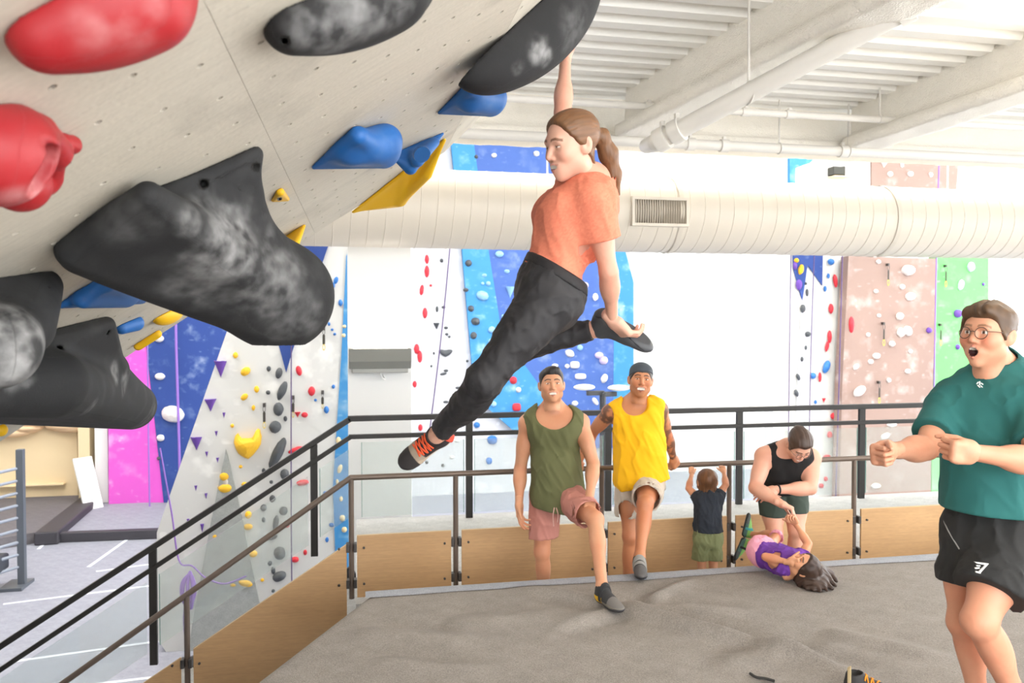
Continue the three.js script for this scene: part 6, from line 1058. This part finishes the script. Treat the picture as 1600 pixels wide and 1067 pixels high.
// ---- child lying on the mat edge
{
  const sk = rgb(208, 150, 114), s = 0.66;
  const j = { head: J(1256, 885, 4.87), neck: J(1238, 880, 4.95), pelvis: J(1191, 864, 5.17), shR: J(1228, 887, 4.93), shL: J(1252, 872, 5.03), elR: J(1196, 870, 4.95), wrR: J(1232, 878, 4.86), elL: J(1263, 850, 5.08), wrL: J(1243, 818, 5.18), hipR: J(1186, 867, 5.14), hipL: J(1194, 861, 5.22), knR: J(1203, 846, 5.4), anR: J(1168, 850, 5.6), knL: J(1213, 838, 5.45), anL: J(1172, 834, 5.68) };
  const P = person('person', 'child in purple t-shirt lying on the mat edge with raised legs', {
    j, s, skin: sk, cell: 0.008, build: { waist: 1.05, arm: 0.92, leg: 0.86 },
    head: { face: cd(-0.42, 0.85, 0.2), up: cd(0.86, 0.1, 0.45), s: 0.82, jaw: 0.98, smile: 0.8, lid: 0.003, brow: rgb(60, 42, 32) },
    hands: [{ at: j.wrR, dir: cd(0.75, 0.1, 0.4), palm: cd(0.2, 0.2, -0.9), right: true, curl: 0.55, s: 0.68 }, { at: j.wrL, dir: cd(-0.45, 0.85, 0.1), palm: cd(-0.5, -0.2, 0.6), right: false, curl: 0.7, s: 0.68 }],
  });
  const F = P.F, sl = lerp3(j.shL, j.elL, 0.4), sr = lerp3(j.shR, j.elR, 0.42);
  const endcut = (c, a, b, r) => { const n = b.clone().sub(a).normalize(); return (x, y, z) => Math.hypot(x - c.x, y - c.y, z - c.z) < r ? (x - c.x) * n.x + (y - c.y) * n.y + (z - c.z) * n.z : -1; };
  garment('t_shirt', P, uni(0.03, (x, y, z) => F.torso(x, y, z) - 0.012, cap(j.shL, sl, 0.05, 0.05), cap(j.shR, sr, 0.05, 0.05)), [keep(F.T(0.18), F.up.clone().negate()), away(j.neck.clone().addScaledVector(F.up, 0.04), 0.055), endcut(sl, j.shL, j.elL, 0.075), endcut(sr, j.shR, j.elR, 0.075), keep(V3(0, -0.004, 0), V3(0, -1, 0))], [j.neck, j.pelvis, j.shL, j.shR, sl, sr], fabric([1, 1, 1], 0.85, { vertexColors: true }), { margin: 0.13, fold: 0.01, freq: 14, cell: 0.0055, color: (x, y, z) => { const p = V3(x, y, z).sub(F.T(0.62)), u = p.dot(F.side), v = p.dot(F.up), w = p.dot(F.fw); return w > 0.03 && Math.abs(u) < 0.065 && Math.abs(v) < 0.05 && vn(u * 150 + 9, v * 110, 2) > 0.55 ? rgb(190, 170, 205) : rgb(104, 52, 150); } });
  garment('shorts', P, uni(0.03, (x, y, z) => F.torso(x, y, z) - 0.012, (x, y, z) => Math.min(F.leg[0].th(x, y, z), F.leg[1].th(x, y, z)) - 0.014), [keep(F.T(0.22), F.up), endcut(lerp3(j.hipL, j.knL, 0.5), j.hipL, j.knL, 0.13), endcut(lerp3(j.hipR, j.knR, 0.5), j.hipR, j.knR, 0.13)], [j.pelvis, j.hipL, j.hipR, lerp3(j.hipL, j.knL, 0.5)], fabric(rgb(236, 164, 186)), { margin: 0.12, fold: 0.009, freq: 14, cell: 0.0055 });
  const H = P.H, shell = (x, y, z) => P.base(x, y, z) - 0.012, cA = half(V3(0, 0.065, 0.072), V3(0, -0.3, 0.95).normalize()), cB = half(V3(0, -0.03, 0.02), V3(0, -0.8, 0.6).normalize());
  const inv = H.clone().invert(), L = (px, py, h = 0.025) => onY(px, py, h).applyMatrix4(inv);
  const strands = [[[1272, 884, 0.1], [1296, 898, 0.04], [1307, 908, 0.018]], [[1270, 886, 0.1], [1292, 904, 0.04], [1305, 914, 0.018]], [[1266, 888, 0.1], [1286, 908, 0.04], [1300, 919, 0.018]], [[1264, 890, 0.1], [1280, 911, 0.036], [1292, 922, 0.016]], [[1260, 892, 0.09], [1272, 912, 0.034], [1282, 923, 0.016]], [[1258, 893, 0.09], [1265, 912, 0.032], [1271, 922, 0.016]], [[1254, 895, 0.08], [1258, 911, 0.03], [1260, 920, 0.016]], [[1250, 896, 0.07], [1250, 908, 0.028], [1248, 914, 0.016]]].map(a => { const p = a.map(q => L(...q)); return uni(0.015, cap(p[0], p[1], 0.052, 0.036), cap(p[1], p[2], 0.036, 0.012)); }), fall = uni(0.04, ...strands);
  mesh('hair', hairGeo(H, (x, y, z) => smin(smax(smax(shell(x, y, z), cA(x, y, z), 0.01), cB(x, y, z), 0.012), fall(x, y, z), 0.02), V3(-0.3, -0.25, -0.36), V3(0.3, 0.36, 0.2), rgb(48, 32, 24), { freq: 60, amp: 0.008, cell: 0.005, flow: (x, y, z) => [x * 1.2, z * 0.3] }), mHair, P.t, true);
  const kid = (x, y, z) => y > 0.05 ? rgb(120, 170, 90) : z > 0.15 ? rgb(76, 84, 84) : rgb(70, 104, 100), mv = M([1, 1, 1], { vertexColors: true, roughness: 0.75 });
  shoe(P, j.anL, cd(0.15, 0.75, 0.1), cd(0.9, -0.1, 0.3), { s: 0.72, mat: mv, color: kid, sole: M(rgb(40, 42, 44)), straps: [[0.1, 0.012, 0]], strapMat: fabric(rgb(60, 150, 150)) });
  shoe(P, j.anR, cd(-0.35, -0.75, 0.1), cd(0.9, -0.35, 0.3), { s: 0.7, mat: mv, color: kid, sole: M(rgb(40, 42, 44)), straps: [[0.1, 0.012, 0]], strapMat: fabric(rgb(36, 36, 38)) });
}
// ---- man in the teal t-shirt
{
  const sk = rgb(212, 154, 124);
  const j = { head: J(1543, 524, 3.12), neck: J(1560, 586, 3.17), pelvis: J(1548, 826, 3.18), shR: J(1483, 630, 3.26), shL: J(1622, 628, 3.02), elR: J(1447, 700, 3.10), wrR: J(1393, 704, 2.92), elL: J(1622, 722, 2.86), wrL: J(1523, 707, 2.78), hipR: J(1520, 846, 3.24), hipL: J(1576, 850, 3.12), knR: J(1507, 972, 3.20), anR: J(1528, 1086, 3.24), knL: J(1530, 970, 2.99), anL: J(1598, 1112, 3.10) };
  const P = person('person', 'man with glasses in teal t-shirt and black shorts cheering open-mouthed', {
    j, s: 1.04, skin: sk, pecs: 0.9, build: { chest: 1.12, waist: 1.2, hip: 1.12, arm: 1.12, leg: 1.06 }, cell: 0.0105,
    head: { face: cd(-0.86, 0.1, 0.5), up: cd(0.08, 1, 0), s: 1.02, jaw: 1.1, open: 0.02, mouthW: 0.019, lid: 0.0055, brow: rgb(104, 76, 52), browK: 0.7, lip: 0.45, ruddy: 0.35, neck: 1.05, stubble: 0.05 }, neckR: 1.05,
    hands: [{ at: j.wrR, dir: cd(-0.9, -0.12, 0.35), palm: cd(0.36, 0, 0.93), right: true, curl: 1.05, thumb: 0.8, s: 1.04 }, { at: j.wrL, dir: cd(-0.95, 0.06, 0.2), palm: cd(0.1, 0.1, -1), right: false, curl: 1.12, thumb: 0.8, s: 1.04 }],
  });
  const F = P.F, axR = j.elR.clone().sub(j.shR).normalize(), axL = j.elL.clone().sub(j.shL).normalize(), sR = lerp3(j.shR, j.elR, 0.72), sL = lerp3(j.shL, j.elL, 0.7);
  const endcut = (c, n, r) => (x, y, z) => Math.hypot(x - c.x, y - c.y, z - c.z) < r ? (x - c.x) * n.x + (y - c.y) * n.y + (z - c.z) * n.z : -1;
  const tee = uni(0.05, (x, y, z) => F.torso(x, y, z) - 0.015, cap(J(1545, 690, 3.16), J(1542, 790, 3.16), 0.17, 0.175), cap(j.shR, sR.clone().addScaledVector(axR, 0.05), 0.078, 0.078), cap(j.shL, sL.clone().addScaledVector(axL, 0.05), 0.08, 0.08));
  garment('t_shirt', P, tee, [endcut(sR, axR, 0.13), endcut(sL, axL, 0.13), keep(J(1540, 802, 3.1), cd(-0.05, -1, 0)), away(j.neck.clone().addScaledVector(F.up, 0.05).addScaledVector(F.fw, 0.015), 0.074)], [j.neck, j.pelvis, j.shL, j.shR, sL, sR], fabric(rgb(38, 104, 101), 0.88), { fold: 0.010, freq: 5.5, stretch: [1, 0.7, 1], cell: 0.007 });
  const hemL = lerp3(j.hipL, j.knL, 0.66), nL = j.knL.clone().sub(j.hipL).normalize(), hemR = lerp3(j.hipR, j.knR, 0.55), nR = j.knR.clone().sub(j.hipR).normalize();
  garment('shorts', P, uni(0.035, (x, y, z) => F.torso(x, y, z) - 0.014, cap(j.hipL, hemL.clone().addScaledVector(nL, 0.06), 0.125, 0.13), cap(j.hipR, hemR.clone().addScaledVector(nR, 0.06), 0.12, 0.12)), [endcut(hemL, nL, 0.2), endcut(hemR, nR, 0.19), keep(F.T(0.14), F.up)], [j.pelvis, hemL, hemR], fabric(rgb(42, 42, 42), 0.85), { fold: 0.012, freq: 8, cell: 0.0075 });
  // printed marks
  const mark = (name, shapes, c, n, upv, size, mat) => { const Z = n.clone().normalize(), Y = upv.clone().addScaledVector(Z, -upv.dot(Z)).normalize(), X = new THREE.Vector3().crossVectors(Y, Z); const g = shapes.map(p => { const e = new THREE.ExtrudeGeometry(new THREE.Shape(p.map(q => new THREE.Vector2(q[0], q[1]))), { depth: 0.15, bevelEnabled: false }); e.applyMatrix4(new THREE.Matrix4().makeBasis(X, Y, Z).scale(V3(size, size, size)).setPosition(c)); return e; }); return mesh(name, g, mat, P.t); };
  P.surf = (px, py, f) => { let d = 2.2; for (let i = 0; i < 120; i++) { const p = at(px, py, d), q = f(p.x, p.y, p.z); if (q < 0.001) break; d += q * 0.7; } return d; };
  const shF = uni(0.035, (x, y, z) => F.torso(x, y, z) - 0.014, cap(j.hipL, hemL.clone().addScaledVector(nL, 0.06), 0.125, 0.13), cap(j.hipR, hemR.clone().addScaledVector(nR, 0.06), 0.12, 0.12));
  const mLogo = M(rgb(226, 226, 222), { roughness: 0.6 });
  mark('shirt_logo', [[[-0.5, 0.1], [-0.28, 0.42], [-0.16, 0.36], [-0.34, 0.06]], [[-0.12, 0.5], [0.06, 0.5], [0.02, -0.1], [-0.12, -0.1]], [[0.16, 0.3], [0.46, 0.06], [0.4, -0.04], [0.12, 0.14]], [[-0.4, -0.1], [-0.06, -0.5], [0.04, -0.42], [-0.3, -0.04]], [[0.1, -0.1], [0.36, -0.4], [0.28, -0.48], [0.04, -0.2]]], at(1531, 601, P.surf(1531, 601, tee) - 0.012), cd(-0.3, 0.25, 1), cd(0, 1, 0), 0.026, mLogo);
  mark('shorts_logo', [[[-0.5, 0.3], [0.5, 0.3], [0.34, 0.16], [-0.3, 0.2]], [[0.5, 0.3], [0.0, -0.4], [-0.14, -0.36], [0.28, 0.2]], [[-0.42, -0.12], [-0.12, -0.04], [-0.1, -0.14], [-0.38, -0.22]], [[-0.34, -0.34], [0.0, -0.4], [-0.02, -0.5], [-0.34, -0.46]], [[-0.34, 0.08], [-0.06, 0.08], [-0.06, 0.02], [-0.3, 0.0]]], at(1532, 885, P.surf(1532, 885, shF) - 0.014), cd(-0.15, 0.1, 1), cd(0.1, 1, 0), 0.052, mLogo);
  mesh('drawstring', tubeOf([[1474, 812], [1482, 830], [1494, 850], [1499, 858]].map(q => at(q[0], q[1], P.surf(q[0], q[1], shF) - 0.008)), 0.003, 16, 5), fabric(rgb(150, 148, 144)), P.t);
  // hair swept back, glasses
  const capH = hairCap(P.base, { fy: 0.068, side: -0.014, nape: -0.045, th: 0.008, top: 0.014 }), quiff = uni(0.02, cap(V3(-0.04, 0.088, 0.062), V3(-0.01, 0.116, -0.02), 0.022, 0.022), cap(V3(0.03, 0.09, 0.072), V3(0.02, 0.112, -0.03), 0.022, 0.022), cap(V3(0, 0.1, -0.09), V3(0.0, 0.085, -0.135), 0.022, 0.008), cap(V3(0.02, 0.07, -0.1), V3(0.03, 0.04, -0.14), 0.022, 0.007));
  mesh('hair', hairGeo(P.H, (x, y, z) => smin(capH(x, y, z), quiff(x, y, z), 0.02), V3(-0.13, -0.13, -0.18), V3(0.13, 0.19, 0.15), rgb(76, 56, 38), { ears: 1, freq: 80, amp: 0.008, cell: 0.004, flow: (x, y, z) => [x + y * 0.4, y * 0.3] }), mHair, P.t, true);
  const rim = M(rgb(96, 78, 66), { roughness: 0.3, metalness: 0.3 }), gm = mesh('glasses', [...[-1, 1].map(q => new THREE.TorusGeometry(0.0225, 0.0016, 6, 28).rotateY(q * 0.12).translate(q * 0.0315, -0.001, 0.102)), tubeOf([V3(-0.01, 0.003, 0.103), V3(0, 0.006, 0.108), V3(0.01, 0.003, 0.103)], 0.0016, 8, 5), ...[-1, 1].map(q => tubeOf([V3(q * 0.054, 0.006, 0.1), V3(q * 0.078, 0.008, 0.06), V3(q * 0.083, 0.006, 0.0)], 0.0017, 12, 5))].map(g => g.applyMatrix4(P.H)), rim, P.t);
  for (const q of [-1, 1]) mesh('lens', new THREE.CircleGeometry(0.0222, 24).rotateY(q * 0.12).translate(q * 0.0315, -0.001, 0.102).applyMatrix4(P.H), M([1, 1, 1], { phys: true, transmission: 1, roughness: 0, thickness: 0, ior: 1.5, side: THREE.DoubleSide }), gm);
  for (const q of ['L', 'R']) shoe(P, j['an' + q], cd(-0.9, 0, 0.4), V3(0, 1, 0), { mat: M(rgb(60, 60, 64)), sole: M(rgb(36, 36, 38)) });
}
// ---- loose things on the mat
{
  const a = onY(1336, 1070, 0.05), t = thing('loose_shoe', 'empty black climbing shoe with orange laces lying on the mat', 'climbing shoe', onY(1360, 1070, 0));
  shoe(t, a.clone().add(V3(0, 0.035, 0)), onY(1400, 1080, 0).sub(onY(1340, 1070, 0)), V3(0, 1, 0), { s: 0.95, mat: M(rgb(52, 50, 50)), sole: M(rgb(40, 40, 40)), laces: [[-0.032, 0.085, 0.032, 0.1], [0.032, 0.085, -0.032, 0.1], [-0.03, 0.11, 0.03, 0.125], [0.03, 0.11, -0.03, 0.125], [-0.026, 0.134, 0.026, 0.15]], laceMat: fabric(rgb(238, 150, 40)), straps: [[0.02, 0.008, 0]], strapMat: fabric(rgb(200, 180, 140)) });
  tag(mesh('loose_strap', tubeOf([[1172, 1052], [1182, 1058], [1196, 1060], [1210, 1064]].map(q => onY(q[0], q[1], 0.012)), 0.007, 16, 6), fabric(rgb(50, 48, 46))), 'small dark strap lying on the mat', 'strap');
}
scene.traverse(o => { if (o.isMesh) { o.castShadow = true; o.receiveShadow = true; } if (o.isLight && !o.isRectAreaLight) o.castShadow = true; });
renderer.render(scene, camera);
